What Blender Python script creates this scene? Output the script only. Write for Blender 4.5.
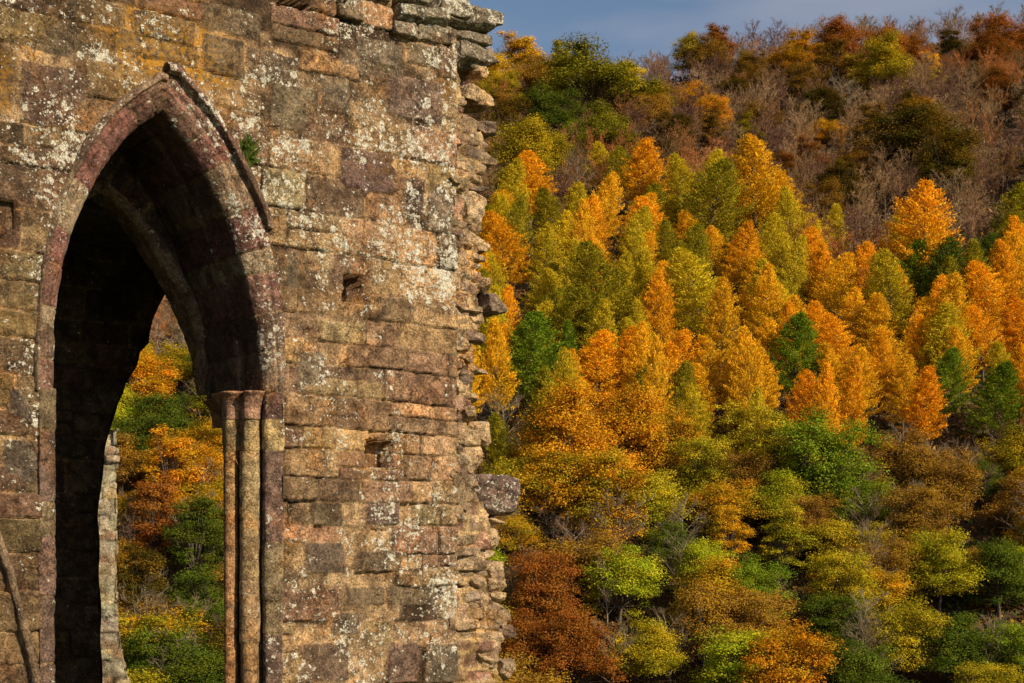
import bpy, math, random
import numpy as np
from mathutils import Vector
sc = bpy.context.scene
for o in list(bpy.data.objects): bpy.data.objects.remove(o)
# ---------------- camera, world, sun, exposure ----------------
F = 1500.0; HZ = 560.0; CZ = 1.7
cd = bpy.data.cameras.new('camera'); cam = bpy.data.objects.new('camera', cd); sc.collection.objects.link(cam)
cam.location = (0, 0, CZ); cam.rotation_euler = (math.radians(90), 0, 0)
cd.sensor_width = 36; cd.lens = F/1024*36; cd.shift_y = (HZ-341.5)/1024; cd.clip_start = .1; cd.clip_end = 5000
sc.camera = cam
SUN_EL = 31.0; sdx, sdy = .80, -.60                      # horizontal direction towards the sun
SUN_AZ = math.atan2(sdx, sdy)                            # from +Y, clockwise
w = bpy.data.worlds.new('World'); sc.world = w; w.use_nodes = True
nt = w.node_tree; bg = nt.nodes['Background']
sky = nt.nodes.new('ShaderNodeTexSky'); sky.sky_type = 'NISHITA'; sky.sun_disc = False
sky.sun_elevation = math.radians(SUN_EL); sky.sun_rotation = SUN_AZ
sky.air_density = 1.0; sky.dust_density = .6; sky.ozone_density = 1.5
tcw = nt.nodes.new('ShaderNodeTexCoord'); mpw = nt.nodes.new('ShaderNodeMapping'); mpw.inputs['Scale'].default_value = (1, 1, 4.5); nt.links.new(tcw.outputs['Generated'], mpw.inputs[0])
nw_ = nt.nodes.new('ShaderNodeTexNoise'); nw_.inputs['Scale'].default_value = 2.6; nw_.inputs['Detail'].default_value = 5; nt.links.new(mpw.outputs[0], nw_.inputs['Vector'])
mr = nt.nodes.new('ShaderNodeMapRange'); mr.inputs[1].default_value = .38; mr.inputs[2].default_value = .62; mr.inputs[4].default_value = .75; nt.links.new(nw_.outputs[0], mr.inputs[0])
mxw = nt.nodes.new('ShaderNodeMix'); mxw.data_type = 'RGBA'; mxw.inputs[7].default_value = (4.2, 4.2, 4.9, 1); nt.links.new(mr.outputs[0], mxw.inputs[0]); nt.links.new(sky.outputs[0], mxw.inputs[6])
nt.links.new(mxw.outputs[2], bg.inputs[0]); bg.inputs[1].default_value = .085
sl = bpy.data.lights.new('sun', 'SUN'); so = bpy.data.objects.new('sun', sl); sc.collection.objects.link(so)
sl.energy = 5.0; sl.angle = math.radians(.5); sl.color = (1.0, .86, .62)
ce = math.cos(math.radians(SUN_EL)); SD = Vector((sdx*ce, sdy*ce, math.sin(math.radians(SUN_EL))))
so.rotation_euler = SD.to_track_quat('Z', 'Y').to_euler(); so.location = (20, -20, 30)
sc.view_settings.view_transform = 'Standard'; sc.view_settings.look = 'None'
sc.view_settings.gamma = 1; sc.view_settings.exposure = .2; sc.view_settings.use_curve_mapping = False
sc.render.engine = 'CYCLES'
sc.cycles.max_bounces = 3; sc.cycles.diffuse_bounces = 2; sc.cycles.transmission_bounces = 2; sc.cycles.transparent_max_bounces = 4

rng = np.random.default_rng(7)
# ---------------- helpers ----------------
def tag(o, label=None, cat=None, group=None, kind=None):
    if label: o['label'] = label
    if cat: o['category'] = cat
    if group: o['group'] = group
    if kind: o['kind'] = kind
    return o
def empty(name, loc=(0, 0, 0), rz=0):
    o = bpy.data.objects.new(name, None); sc.collection.objects.link(o); o.location = loc; o.rotation_euler = (0, 0, rz)
    o.empty_display_size = .3
    return o
def npmesh(name, V, Q, attrs=None, smooth=True, mats=()):
    """V (n,3), Q (m,k) all of one size k, or a list of such arrays"""
    me = bpy.data.meshes.new(name)
    Qs = Q if isinstance(Q, list) else [Q]
    V = np.asarray(V, np.float32)
    me.vertices.add(len(V)); me.vertices.foreach_set('co', V.ravel())
    nl = sum(q.size for q in Qs); nf = sum(len(q) for q in Qs)
    me.loops.add(nl); me.polygons.add(nf)
    me.loops.foreach_set('vertex_index', np.concatenate([q.ravel() for q in Qs]).astype(np.int32))
    tot = np.concatenate([np.full(len(q), q.shape[1]) for q in Qs]).astype(np.int32)
    st = np.zeros(nf, np.int32); st[1:] = np.cumsum(tot)[:-1]
    me.polygons.foreach_set('loop_start', st)
    me.update(calc_edges=True)
    if smooth: me.polygons.foreach_set('use_smooth', np.ones(nf, bool))
    for k, a in (attrs or {}).items():
        a = np.asarray(a, np.float32)
        if a.ndim == 2:
            at = me.color_attributes.new(k, 'FLOAT_COLOR', 'POINT')
            at.data.foreach_set('color', np.concatenate([a, np.ones((len(a), 1), np.float32)], 1).ravel())
        else:
            at = me.attributes.new(k, 'FLOAT', 'POINT'); at.data.foreach_set('value', a)
    for m in mats: me.materials.append(m)
    me.validate(); me.update()
    return me
def link(name, me, parent=None):
    o = bpy.data.objects.new(name, me); sc.collection.objects.link(o); o.parent = parent
    return o
def h2(ix, iy, seed):
    n = (ix.astype(np.int64)*374761393 + iy.astype(np.int64)*668265263 + seed*1274126177) & 0x7fffffff
    n = (n ^ (n >> 13))*1274126177 & 0x7fffffff
    n = (n ^ (n >> 16)) & 0xffff
    return n/65535.0
def vn(x, y, seed=0):
    x = np.asarray(x, float); y = np.asarray(y, float)
    xi = np.floor(x); yi = np.floor(y); fx = x-xi; fy = y-yi
    fx = fx*fx*(3-2*fx); fy = fy*fy*(3-2*fy)
    a = h2(xi, yi, seed); b = h2(xi+1, yi, seed); c = h2(xi, yi+1, seed); d = h2(xi+1, yi+1, seed)
    return (a*(1-fx)+b*fx)*(1-fy)+(c*(1-fx)+d*fx)*fy*1.0-.5
def fbm(x, y, seed=0, oc=4):
    r = 0; a = 1.0; t = 0
    for i in range(oc):
        r = r+a*vn(x*2**i+i*17.3, y*2**i-i*9.1, seed+i); a *= .5
    return r
def sstep(a, b, x):
    t = np.clip((x-a)/(b-a), 0, 1); return t*t*(3-2*t)

# ---------------- materials ----------------
class NB:
    def __init__(s, name):
        s.m = bpy.data.materials.new(name); s.m.use_nodes = True; s.t = s.m.node_tree
        s.b = s.t.nodes['Principled BSDF']; s.out = s.t.nodes['Material Output']
    def n(s, ty, **kw):
        x = s.t.nodes.new(ty)
        for k, v in kw.items():
            if k.startswith('i_'):
                k = k[2:]; k = int(k) if k.isdigit() else k
                x.inputs[k].default_value = v
            else: setattr(x, k, v)
        return x
    def l(s, a, b): s.t.links.new(a, b)
    def math(s, op, a, b=None, c=None, clamp=False):
        x = s.n('ShaderNodeMath', operation=op); x.use_clamp = clamp
        for i, v in enumerate((a, b, c)):
            if v is None: continue
            if isinstance(v, (int, float)): x.inputs[i].default_value = v
            else: s.l(v, x.inputs[i])
        return x.outputs[0]
    def mix(s, f, a, b, mode='MIX'):
        x = s.n('ShaderNodeMix', data_type='RGBA', blend_type=mode)
        for i, v in ((0, f), (6, a), (7, b)):
            if isinstance(v, (int, float)): x.inputs[i].default_value = v
            elif isinstance(v, tuple): x.inputs[i].default_value = (*v, 1)
            else: s.l(v, x.inputs[i])
        return x.outputs[2]
    def noise(s, vec, scale, detail=4, rough=.6):
        x = s.n('ShaderNodeTexNoise', i_Scale=scale, i_Detail=detail, i_Roughness=rough); s.l(vec, x.inputs['Vector']); return x
    def ss(s, v, a, b):
        x = s.n('ShaderNodeMapRange', interpolation_type='SMOOTHSTEP'); s.l(v, x.inputs[0])
        x.inputs[1].default_value = a; x.inputs[2].default_value = b; return x.outputs[0]
def stone_mat(name, lich_gain=1.0, bump=1.0):
    q = NB(name); tc = q.n('ShaderNodeTexCoord').outputs['Object']
    col = q.n('ShaderNodeAttribute', attribute_name='col').outputs['Color']
    li = q.n('ShaderNodeAttribute', attribute_name='lich').outputs['Fac']
    orr = q.n('ShaderNodeAttribute', attribute_name='ora').outputs['Fac']
    n1 = q.noise(tc, 9, 6, .65); n2 = q.noise(tc, 55, 5, .7); n3 = q.noise(tc, 2.3, 4, .6)
    v = q.math('MAXIMUM', q.math('MULTIPLY_ADD', n1.outputs[0], 2.8, -.42), .25); v2 = q.math('MAXIMUM', q.math('MULTIPLY_ADD', n2.outputs[0], 4.2, -1.15), .18)
    c = q.mix(1.0, col, v, 'MULTIPLY'); c = q.mix(1.0, c, v2, 'MULTIPLY')
    # tinted mineral / algae patches
    c = q.mix(q.ss(n3.outputs[0], .5, .72), c, q.mix(1.0, c, (1.25, 1.0, .72), 'MULTIPLY'))
    n4 = q.noise(tc, 4.7, 5, .6)
    c = q.mix(q.math('MULTIPLY', q.ss(n4.outputs[0], .54, .68), .55), c, q.mix(1.0, c, (.5, .45, .42), 'MULTIPLY'))
    # fine cracks and pits
    vc = q.n('ShaderNodeTexVoronoi', i_Scale=6.5, feature='DISTANCE_TO_EDGE'); nw = q.noise(tc, 7, 5, .7)
    wv = q.n('ShaderNodeVectorMath', operation='MULTIPLY_ADD'); q.l(nw.outputs[1], wv.inputs[0]); wv.inputs[1].default_value = (.22,)*3; q.l(tc, wv.inputs[2]); q.l(wv.outputs[0], vc.inputs['Vector'])
    crk = q.math('MULTIPLY', q.math('SUBTRACT', 1.0, q.ss(vc.outputs['Distance'], .0, .028)), q.ss(n3.outputs[0], .42, .6))
    c = q.mix(q.math('MULTIPLY', crk, .75), c, q.mix(1.0, c, (.3, .26, .22), 'MULTIPLY'))
    # dark weathering crust
    nk = q.noise(tc, 3.4, 7, .68)
    c = q.mix(q.math('MULTIPLY', q.ss(nk.outputs[0], .49, .57), .7), c, q.mix(1.0, c, (.42, .37, .36), 'MULTIPLY'))
    # ochre lichen
    no = q.noise(tc, 22, 5, .65)
    c = q.mix(q.math('MULTIPLY', q.ss(no.outputs[0], .40, .58), orr, clamp=True), c, (.46, .22, .022))
    # white crustose lichen : blobs and rings
    nd = q.noise(tc, 38, 5, .7)
    dv = q.n('ShaderNodeVectorMath', operation='MULTIPLY_ADD'); q.l(nd.outputs[1], dv.inputs[0]); dv.inputs[1].default_value = (.055,)*3; q.l(tc, dv.inputs[2])
    tot = None
    for sc_, r0, k in ((9.5, .30, 0), (21, .31, 1), (46, .33, 2)):
        vo = q.n('ShaderNodeTexVoronoi', i_Scale=float(sc_)); q.l(dv.outputs[0], vo.inputs['Vector'])
        sp = q.n('ShaderNodeSeparateColor'); q.l(vo.outputs['Color'], sp.inputs[0])
        # cell radius varies, many cells are empty; density follows the attribute
        rad = q.math('MULTIPLY', q.math('SUBTRACT', q.math('MULTIPLY', li, 1.0), sp.outputs[0]), r0*3.2)
        rad = q.math('MINIMUM', rad, r0+.08)
        d = q.math('SUBTRACT', rad, vo.outputs['Distance'])
        m = q.ss(d, .0, .07)
        if k == 0:                                                                # some big ones are rings
            ring = q.math('MULTIPLY', q.ss(d, .12, .17), q.math('GREATER_THAN', sp.outputs[1], .45))
            m = q.math('SUBTRACT', m, ring, clamp=True)
        tot = m if tot is None else q.math('MAXIMUM', tot, m)
    # crusty patches with ragged outlines
    nb1 = q.noise(tc, 19, 8, .70); nb2 = q.noise(tc, 5, 3, .5)
    pt = q.math('ADD', q.math('ADD', nb1.outputs[0], q.math('MULTIPLY', nb2.outputs[0], .45)), q.math('MULTIPLY', li, .20))
    tot = q.math('MAXIMUM', tot, q.ss(pt, .898, .925))
    ng = q.noise(tc, 110, 4, .7)
    tot = q.math('MULTIPLY', tot, q.ss(ng.outputs[0], .36, .52)); tot = q.math('MULTIPLY', tot, lich_gain*.92, clamp=True)
    lc = q.mix(sp.outputs[2], (.80, .72, .54), (.95, .90, .78))
    c = q.mix(tot, c, lc)
    q.l(c, q.b.inputs['Base Color']); q.b.inputs['Roughness'].default_value = .93; q.b.inputs['Specular IOR Level'].default_value = .25
    hh = q.math('ADD', q.math('MULTIPLY', n2.outputs[0], .6), q.math('MULTIPLY', n1.outputs[0], 1.0)); hh = q.math('SUBTRACT', q.math('ADD', hh, q.math('MULTIPLY', tot, .10)), q.math('MULTIPLY', crk, .5))
    bp = q.n('ShaderNodeBump', i_Strength=1.0*bump, i_Distance=.035); q.l(hh, bp.inputs['Height']); q.l(bp.outputs[0], q.b.inputs['Normal'])
    return q.m
M_STONE = stone_mat('weathered_sandstone')
M_RUB = stone_mat('broken_rubble_core', .55, 1.2)

# ---------------- wall frame: s along the wall, d into it, z up ----------------
O = np.array([-.57, 15.0]); S = np.array([.8, .6]); D = np.array([-.6, .8]); DO = D@O
def W(px, py, d=0.):
    u = (px-512)/F; v = (HZ-py)/F
    t = (d+DO)/(D[0]*u+D[1]); P = np.array([u*t, t])
    return float(S@(P-O)), CZ+v*t
def PX(s, d, z):
    X = O[0]+.8*s-.6*d; Y = O[1]+.6*s+.8*d; return 512+F*X/Y, HZ-F*(z-CZ)/Y
def SY(x, y, Y):                   # point at distance Y
    return ((x-512)/F*Y, Y, CZ+(HZ-y)/F*Y)
PAL = np.array([[.225,.145,.070],[.165,.090,.060],[.105,.070,.040],[.330,.210,.095],[.290,.160,.085],[.180,.130,.060],[.255,.170,.085],[.13,.075,.052]])
PW = np.array([.22,.13,.15,.12,.08,.10,.12,.08]); PW = PW/PW.sum()
MORT = np.array([.42,.27,.14])
def courses(smin, smax, zmin, zmax, r, hmin=.19, hmax=.36, wmin=.24, wmax=.75):
    R = []; z = zmin
    while z < zmax:
        h = r.uniform(hmin, hmax); s = smin-r.uniform(0, .4)
        while s < smax:
            wd = r.uniform(wmin, wmax)*(1.25 if h > .27 else 1)
            if h > .25 and r.random() < .18:
                f = r.uniform(.4, .6); R.append((s, s+wd, z, z+h*f)); R.append((s, s+wd, z+h*f, z+h))
            elif r.random() < .07 and R and h < .3:
                R.append((s, s+wd, z, z+h*.85))
            else: R.append((s, s+wd, z, z+h))
            s += wd
        z += h
    return R
def relief(Sg, Zg, rects, r, joint=.006, depth=.028, jit=.011, round_=.011, seed=1, pal=PAL, pw=PW, mort=MORT, colfn=None, colj=.16):
    """heightfield of coursed stones on the grids Sg,Zg -> outward height, colour, lichen propensity"""
    ws = Sg+.030*fbm(Sg*2.2, Zg*2.2, seed, 3)+.016*fbm(Sg*11, Zg*11, seed+5, 3)
    wz = Zg+.028*fbm(Sg*1.3, Zg*1.3, seed+9, 2)+.018*fbm(Sg*9, Zg*9, seed+15, 3)
    best = np.full(Sg.shape, -1.0); off = np.zeros(Sg.shape); col = np.zeros(Sg.shape+(3,)); col[:] = mort
    lich = np.full(Sg.shape, .25); tl = np.zeros(Sg.shape)
    s_ax = Sg[0]; z_ax = Zg[:, 0]
    for (a, b, c, d) in rects:
        i0, i1 = np.searchsorted(s_ax, [a-.08, b+.08]); j0, j1 = np.searchsorted(z_ax, [c-.1, d+.1])
        if i1 <= i0 or j1 <= j0: continue
        sl_ = (slice(j0, j1), slice(i0, i1))
        X = ws[sl_]-(a+b)/2; Y = wz[sl_]-(c+d)/2
        hx = (b-a)/2-joint*r.uniform(.5, 1.4); hy = (d-c)/2-joint*r.uniform(.5, 1.4)
        rr = min(round_*r.uniform(.4, 1.5), hx*.9, hy*.9)
        qx = np.abs(X)-hx+rr; qy = np.abs(Y)-hy+rr
        sd = -(np.hypot(np.maximum(qx, 0), np.maximum(qy, 0))+np.minimum(np.maximum(qx, qy), 0)-rr)
        base = pal[r.choice(len(pal), p=pw)]*r.uniform(.8, 1.2)*(1+r.normal(0, .05, 3))
        base = base*.58+.42*np.array([.205,.138,.086])*r.uniform(.78, 1.35)
        if colfn is not None: base = colfn((a+b)/2, (c+d)/2, base)
        o_ = r.normal(0, jit); tx, ty = r.normal(0, .02, 2); lv = r.uniform(0, 1)**1.6
        m = sd > best[sl_]
        m &= sd > -.004
        best[sl_] = np.where(m, sd, best[sl_])
        off[sl_] = np.where(m, o_+tx*X+ty*Y, off[sl_])
        col[sl_] = np.where(m[..., None] & (sd > .002)[..., None], base, col[sl_])
        lich[sl_] = np.where(m & (sd > .002), lv, lich[sl_])
    best = best+.006*fbm(Sg*30, Zg*30, seed+73, 3)
    e = sstep(-.004, .009, best)
    mn = sstep(-.32, .25, fbm(Sg*2.4, Zg*2.4, seed+70, 4))[..., None]
    mcol = mort*mn+(1-mn)*mort*np.array([.20,.18,.18])
    ee = sstep(.001, .011, best+.004*fbm(Sg*25, Zg*25, seed+71, 3))[..., None]
    col = col*ee+mcol*(1-ee)
    col = col*(1+.30*fbm(Sg*3, Zg*3, seed+72, 4))[..., None]
    # some joints are filled flush, some weathered deep
    jd = depth*(.25+1.5*np.clip(fbm(Sg*1.9, Zg*1.9, seed+30, 3)+.45, 0, 1.3))
    H = e*off+(e-1)*jd 
    H = H + (.016*fbm(Sg*6, Zg*6, seed+40, 4)+.009*fbm(Sg*28, Zg*28, seed+50, 3))*(.4+.6*e)
    return H, col, lich, e
def grid_faces(nz, ns, keep=None):
    j, i = np.mgrid[0:nz-1, 0:ns-1]; a = j*ns+i
    Q = np.stack([a, a+1, a+ns+1, a+ns], -1)
    if keep is not None: Q = Q[keep[:-1, :-1] & keep[1:, :-1] & keep[:-1, 1:] & keep[1:, 1:]]
    return Q.reshape(-1, 4)
def compact(V, Q, attrs):
    used = np.zeros(len(V), bool); used[Q.ravel()] = True; idx = np.cumsum(used)-1
    return V[used], idx[Q], {k: a[used] for k, a in attrs.items()}

# arch curves, fitted on the wall face
def spline(pts, n=40):
    P = np.array(pts, float); t = np.arange(len(P)); T = np.linspace(0, len(P)-1, n*(len(P)-1)+1); out = []
    for x in T:
        i = min(int(x), len(P)-2); f = x-i
        p0 = P[i-1] if i > 0 else 2*P[i]-P[i+1]; p1 = P[i]; p2 = P[i+1]; p3 = P[i+2] if i+2 < len(P) else 2*P[i+1]-P[i]
        out.append(.5*((2*p1)+(-p0+p2)*f+(2*p0-5*p1+4*p2-p3)*f*f+(-p0+3*p1-3*p2+p3)*f**3))
    return np.array(out)
def resample(C, step):
    L = np.r_[0, np.cumsum(np.hypot(*np.diff(C, axis=0).T))]; n = max(2, int(L[-1]/step)+1); t = np.linspace(0, L[-1], n)
    return np.c_[np.interp(t, L, C[:, 0]), np.interp(t, L, C[:, 1])]
RI = spline([W(*p) for p in [(268,392),(265,350),(255,295),(236,228),(208,168),(187,134),(166,108)]])
LE = spline([W(*p) for p in [(57,392),(58,320),(68,258),(87,205),(117,153),(141,126),(166,108)]])
s_ap = (RI[-1, 0]+LE[-1, 0])/2; RI[-1, 0] = LE[-1, 0] = s_ap
SPR = (RI[0, 1]+LE[0, 1])/2; sR = RI[0, 0]; sL = LE[0, 0]
OPEN = np.r_[[[sL, -.5]], LE, RI[::-1], [[sR, -.5]]]
def inpoly(x, y, P):
    c = np.zeros(x.shape, bool); n = len(P); j = n-1
    for i in range(n):
        a, b = P[i], P[j]
        if a[1] != b[1]: c ^= ((a[1] > y) != (b[1] > y)) & (x < (b[0]-a[0])*(y-a[1])/(b[1]-a[1])+a[0])
        j = i
    return c
def dist_curve(x, y, C):
    C = resample(C, .02); out = np.full(x.shape, 9.0)
    for k in range(len(C)): np.minimum(out, (x-C[k, 0])**2+(y-C[k, 1])**2, out)
    return np.sqrt(out)

ruin = empty('ruined_wall', (O[0], O[1], 0), math.atan2(.6, .8))
tag(ruin, 'tall ruined sandstone abbey wall with a pointed gothic archway and broken right edge', 'ruined wall')

# ---- ashlar face ----
RES = .0115
sa = np.arange(-5.9, .03, RES); za = np.arange(-.1, 7.95, RES)
Sg, Zg = np.meshgrid(sa, za)
r = np.random.default_rng(11)
rects = courses(-6, .05, -.1, 8.0, r)
# replace parts of the random coursing with the stones one recognises in the photograph
def prect(x0, y0, x1, y1):
    a = W(x0, (y0+y1)/2); b = W(x1, (y0+y1)/2); m = (x0+x1)/2
    return (a[0], b[0], W(m, y1)[1], W(m, y0)[1])
big = [((386,78,444,121),(.20,.13,.10)),((340,228-78,396,196),(.135,.075,.075)),((428,172,452,232),(.24,.17,.11)),((20,64,88,128),(.15,.085,.06)),
       ((405,182,424,212),(.09,.055,.05)),((270,84,320,130),(.20,.15,.09)),((322,72,352,116),(.19,.14,.09)),((204,36,246,74),(.15,.11,.07)),
       ((4,388,32,424),(.10,.075,.06)),((4,440,38,484),(.11,.085,.065)),((312,500,345,526),(.17,.12,.07)),((365,500,400,524),(.17,.105,.085)),
       ((306,540,346,572),(.18,.125,.09)),((355,548,404,572),(.16,.11,.065)),((388,640,420,683),(.17,.10,.075)),((423,640,470,683),(.16,.12,.08)),
       ((345,586,384,606),(.25,.17,.10)),((386,586,436,606),(.24,.17,.10)),((332,612,362,636),(.17,.12,.08)),((298,644,352,683),(.19,.12,.08)),
       ((288,250,300,292),(.2,.15,.1)),((296,350,326,395),(.21,.155,.1)),((118,36,200,60),(.14,.095,.055)),((30,22,118,58),(.15,.105,.06)),
       ((248,50,300,82),(.19,.13,.08)),((132,14,196,44),(.13,.095,.06)),((200,6,262,34),(.17,.12,.07)),((356,118-80,404,72),(.2,.15,.1)),((408,44,446,66),(.24,.17,.10)),((340,52,400,76),(.22,.15,.09))]
bigr = [(prect(*p), c) for p, c in big]
keepR = []
for q_ in rects:
    cx, cz = (q_[0]+q_[1])/2, (q_[2]+q_[3])/2
    if any(B[0]-.02 < cx < B[1]+.02 and B[2]-.02 < cz < B[3]+.02 for B, _ in bigr): continue
    keepR.append(q_)
bmap = {}
for B, c in bigr: keepR.append(B); bmap[(round((B[0]+B[1])/2, 5), round((B[2]+B[3])/2, 5))] = np.array(c)
def cf(cs, cz, base):
    k = (round(cs, 5), round(cz, 5))
    if k in bmap: return bmap[k]*.75+.25*np.array([.2,.135,.075])
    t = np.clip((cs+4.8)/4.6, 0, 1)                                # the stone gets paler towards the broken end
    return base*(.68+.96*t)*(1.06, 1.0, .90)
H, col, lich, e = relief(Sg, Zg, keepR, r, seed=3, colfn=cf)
t = np.clip((Sg+4.9)/4.9, 0, 1)
L1 = fbm(Sg*1.5, Zg*1.5, 71, 3); L2 = fbm(Sg*4, Zg*4, 77, 3)
lich = np.clip(lich*.34+.14+.60*L1+.40*L2+.12*t, .0, .85)
lowl = sstep(3.2, 1.6, Zg)*sstep(-3.4, -4.2, Sg); lich *= 1-.75*lowl
# ochre lichen about the arch head and along a few joints
apx, apz = W(168, 62)
dd = np.hypot((Sg-apx)*.8, Zg-apz)
ora = np.clip(2.0*sstep(.75, .05, dd)*(.35+.65*(1-e)) + .5*sstep(.15, .5, fbm(Sg*1.1, Zg*1.1, 91, 3))*(1-e*.6), 0, 1)
ora *= np.where(Zg > 2.4, 1, .4)
# holes
def hole(x0, y0, x1, y1, dep):
    global H
    a, b, c, d = prect(x0, y0, x1, y1)
    qx = np.maximum(a-Sg, Sg-b)+.02*fbm(Sg*14, Zg*14, 5, 2); qz = np.maximum(c-Zg, Zg-d)+.02*fbm(Sg*14, Zg*14, 6, 2)
    H = np.where(np.maximum(qx, qz) < 0, -dep, H)
hole(344,274,362,302,.28); hole(366,440,393,468,.22); hole(-4,200,16,228,.26); hole(276,-3,310,8,.2); hole(336,-6,352,20,.22); hole(392,-8,404,34,.25)
hole(180-45,300,190-45,301,.0)
hole(313,525,325,531,.06); hole(372,528,386,532,.06); hole(455,673,470,690,.14)
near = (Sg > sL-.7) & (Sg < sR+.7) & (Zg < SPR+3)
dR = np.full(Sg.shape, 9.0)
CUR = np.r_[[[sL, -.3]], LE, RI[::-1], [[sR, -.3]]]
CURF = resample(CUR, .04)
dR[near] = dist_curve(Sg[near], Zg[near], CURF)
inside = inpoly(Sg, Zg, OPEN)
f_ = np.where(Sg > s_ap, .56+.44*sstep(SPR-.1, SPR+1.3, Zg), .54+.22*sstep(SPR+.6, SPR+2.2, Zg))
keep = ~inside & (dR > np.where(Zg > SPR, .27*f_-.005, .13))
topz = W(430, -14)[1]+.0*Sg
topz = 7.55+.10*fbm(Sg*2.5, Zg*0, 8, 2)-.55*sstep(-.75, -.25, Sg)
keep &= Zg < topz
V = np.stack([Sg, -H, Zg], -1).reshape(-1, 3); Q = grid_faces(*Sg.shape, keep)
V, Q, A = compact(V, Q, dict(col=col.reshape(-1, 3), lich=lich.ravel(), ora=ora.ravel()))
link('ashlar_face', npmesh('ashlar_face', V, Q, A, mats=[M_STONE]), ruin)

# ---- swept mouldings ----
def sweep(name, C, side, prof, step=.013, pstep=.012, joint=.30, seed=1, parent=ruin, dep=.010, rough=1.0, ext=.5, clamp=True, cols=None, mat=M_STONE, straight=False, lk=.5, d0=0., osc=None, soffit_shade=False):
    """C path (s,z), side=+1 outward is towards +s; prof list of (o,d); ext extends the end past the apex"""
    C = resample(C, step); C_ap = C[-1, 1]
    if ext:
        tv = C[-1]-C[-2]; n = int(ext/step); C = np.r_[C, C[-1]+tv*np.arange(1, n+1)[:, None]]
    Tn = np.gradient(C, axis=0); Tn /= np.hypot(*Tn.T)[:, None]
    N = np.c_[Tn[:, 1], -Tn[:, 0]]; N *= np.sign(side*N[0, 0]+1e-9)
    if straight: N[:] = (side, 0)
    P = np.array(prof, float); Lp = np.r_[0, np.cumsum(np.hypot(*np.diff(P, axis=0).T))]
    m = int(Lp[-1]/pstep)+1; tp = np.linspace(0, Lp[-1], m); po = np.interp(tp, Lp, P[:, 0]); pd = np.interp(tp, Lp, P[:, 1])
    tg = np.gradient(np.c_[po, pd], axis=0); tg /= np.hypot(*tg.T)[:, None]+1e-9
    pn = np.c_[-tg[:, 1], tg[:, 0]]                              # profile normal (o,d)
    if pn[0, 1] > 0 or (abs(pn[0, 1]) < .3 and pn[m//3, 1] > 0): pn = -pn
    Lc = np.r_[0, np.cumsum(np.hypot(*np.diff(C, axis=0).T))]
    A_, B_ = np.meshgrid(Lc, tp, indexing='ij')
    rr = np.random.default_rng(seed); js = [0.]
    while js[-1] < Lc[-1]: js.append(js[-1]+joint*rr.uniform(.6, 1.45))
    js = np.array(js); k = np.clip(np.searchsorted(js, A_+.012*fbm(A_*8, B_*8, seed, 2))-1, 0, len(js)-2)
    dj = np.minimum(A_-js[k], js[k+1]-A_); e = sstep(.0, .012, np.abs(dj))
    H = rr.normal(0, .005, len(js))[k]+(e-1)*dep+rough*(.012*fbm(A_*7, B_*7, seed+3, 4)+.007*fbm(A_*30, B_*30, seed+4, 2))
    so_ = po[None]+H*pn[None, :, 0]; do_ = pd[None]+H*pn[None, :, 1]
    if osc is not None: so_ = np.where(so_ > 0, so_*osc(C[:, 1])[:, None], so_)
    X = C[:, 0:1]+N[:, 0:1]*so_; Z = C[:, 1:2]+N[:, 1:2]*so_
    if clamp:
        Z = np.where((X-s_ap)*side < .12, np.minimum(Z, C_ap+np.maximum(so_, 0)*1.08), Z)
        over = (X-s_ap)*side < 0
        X = np.where(over, s_ap, X)
        keep = ~over
    else: keep = np.ones(X.shape, bool)
    V = np.stack([X, do_+d0, Z], -1).reshape(-1, 3)
    ns = X.shape[1]; j, i = np.mgrid[0:X.shape[0]-1, 0:ns-1]; a = j*ns+i; Q = np.stack([a, a+1, a+ns+1, a+ns], -1)
    kk = keep[:-1, :-1] | keep[1:, :-1] | keep[:-1, 1:] | keep[1:, 1:]; Q = Q[kk].reshape(-1, 4)
    pal = cols if cols is not None else np.array([[.26,.17,.105],[.22,.12,.085],[.33,.235,.145],[.19,.115,.075],[.30,.155,.11],[.24,.11,.085]])
    cidx = rr.integers(0, len(pal), len(js)); cc = pal[cidx][k]*rr.uniform(.85, 1.15, len(js))[k][..., None]
    cc = np.where((e > .4)[..., None], cc, MORT*.8)
    ins = sstep(.11, .15, B_*0+pd[None]) if soffit_shade else 0*B_
    cc = cc*(1-.5*ins[..., None])  # shade of the sheltered soffit painted into the stone colour
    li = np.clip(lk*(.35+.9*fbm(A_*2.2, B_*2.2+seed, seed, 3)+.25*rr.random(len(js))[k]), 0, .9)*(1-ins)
    V, Q, At = compact(V, Q, dict(col=cc.reshape(-1, 3), lich=li.ravel(), ora=np.zeros(cc.shape[:2]).ravel()))
    return link(name, npmesh(name, V, Q, At, mats=[mat]), parent)
RD = 1.2
oscR = lambda z: .56+.44*sstep(SPR-.1, SPR+1.3, z)
oscL = lambda z: .54+.22*sstep(SPR+.6, SPR+2.2, z)
ringp = [(.30, .06), (.285, -.018), (.20, -.022), (.165, .004), (.13, -.012), (.085, .01), (.03, .055), (0, .095), (0, .5), (-.035, .52), (-.035, RD)]
sweep('arch_moulding', RI, 1, ringp, seed=21, lk=.75, dep=.018, soffit_shade=True, osc=oscR)
sweep('arch_moulding', LE, -1, ringp, seed=22, lk=.6, dep=.018, soffit_shade=True, osc=oscL)
hoodp = [(.285, .03), (.275, -.055), (.292, -.095), (.335, -.085), (.372, -.02), (.375, .03)]
iR = np.argmin([abs(PX(p[0]+.33, 0, p[1])[1]-243) for p in RI])
sweep('hood_mould', RI[iR:], 1, hoodp, seed=31, joint=.5, lk=.7, osc=oscR)
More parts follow.
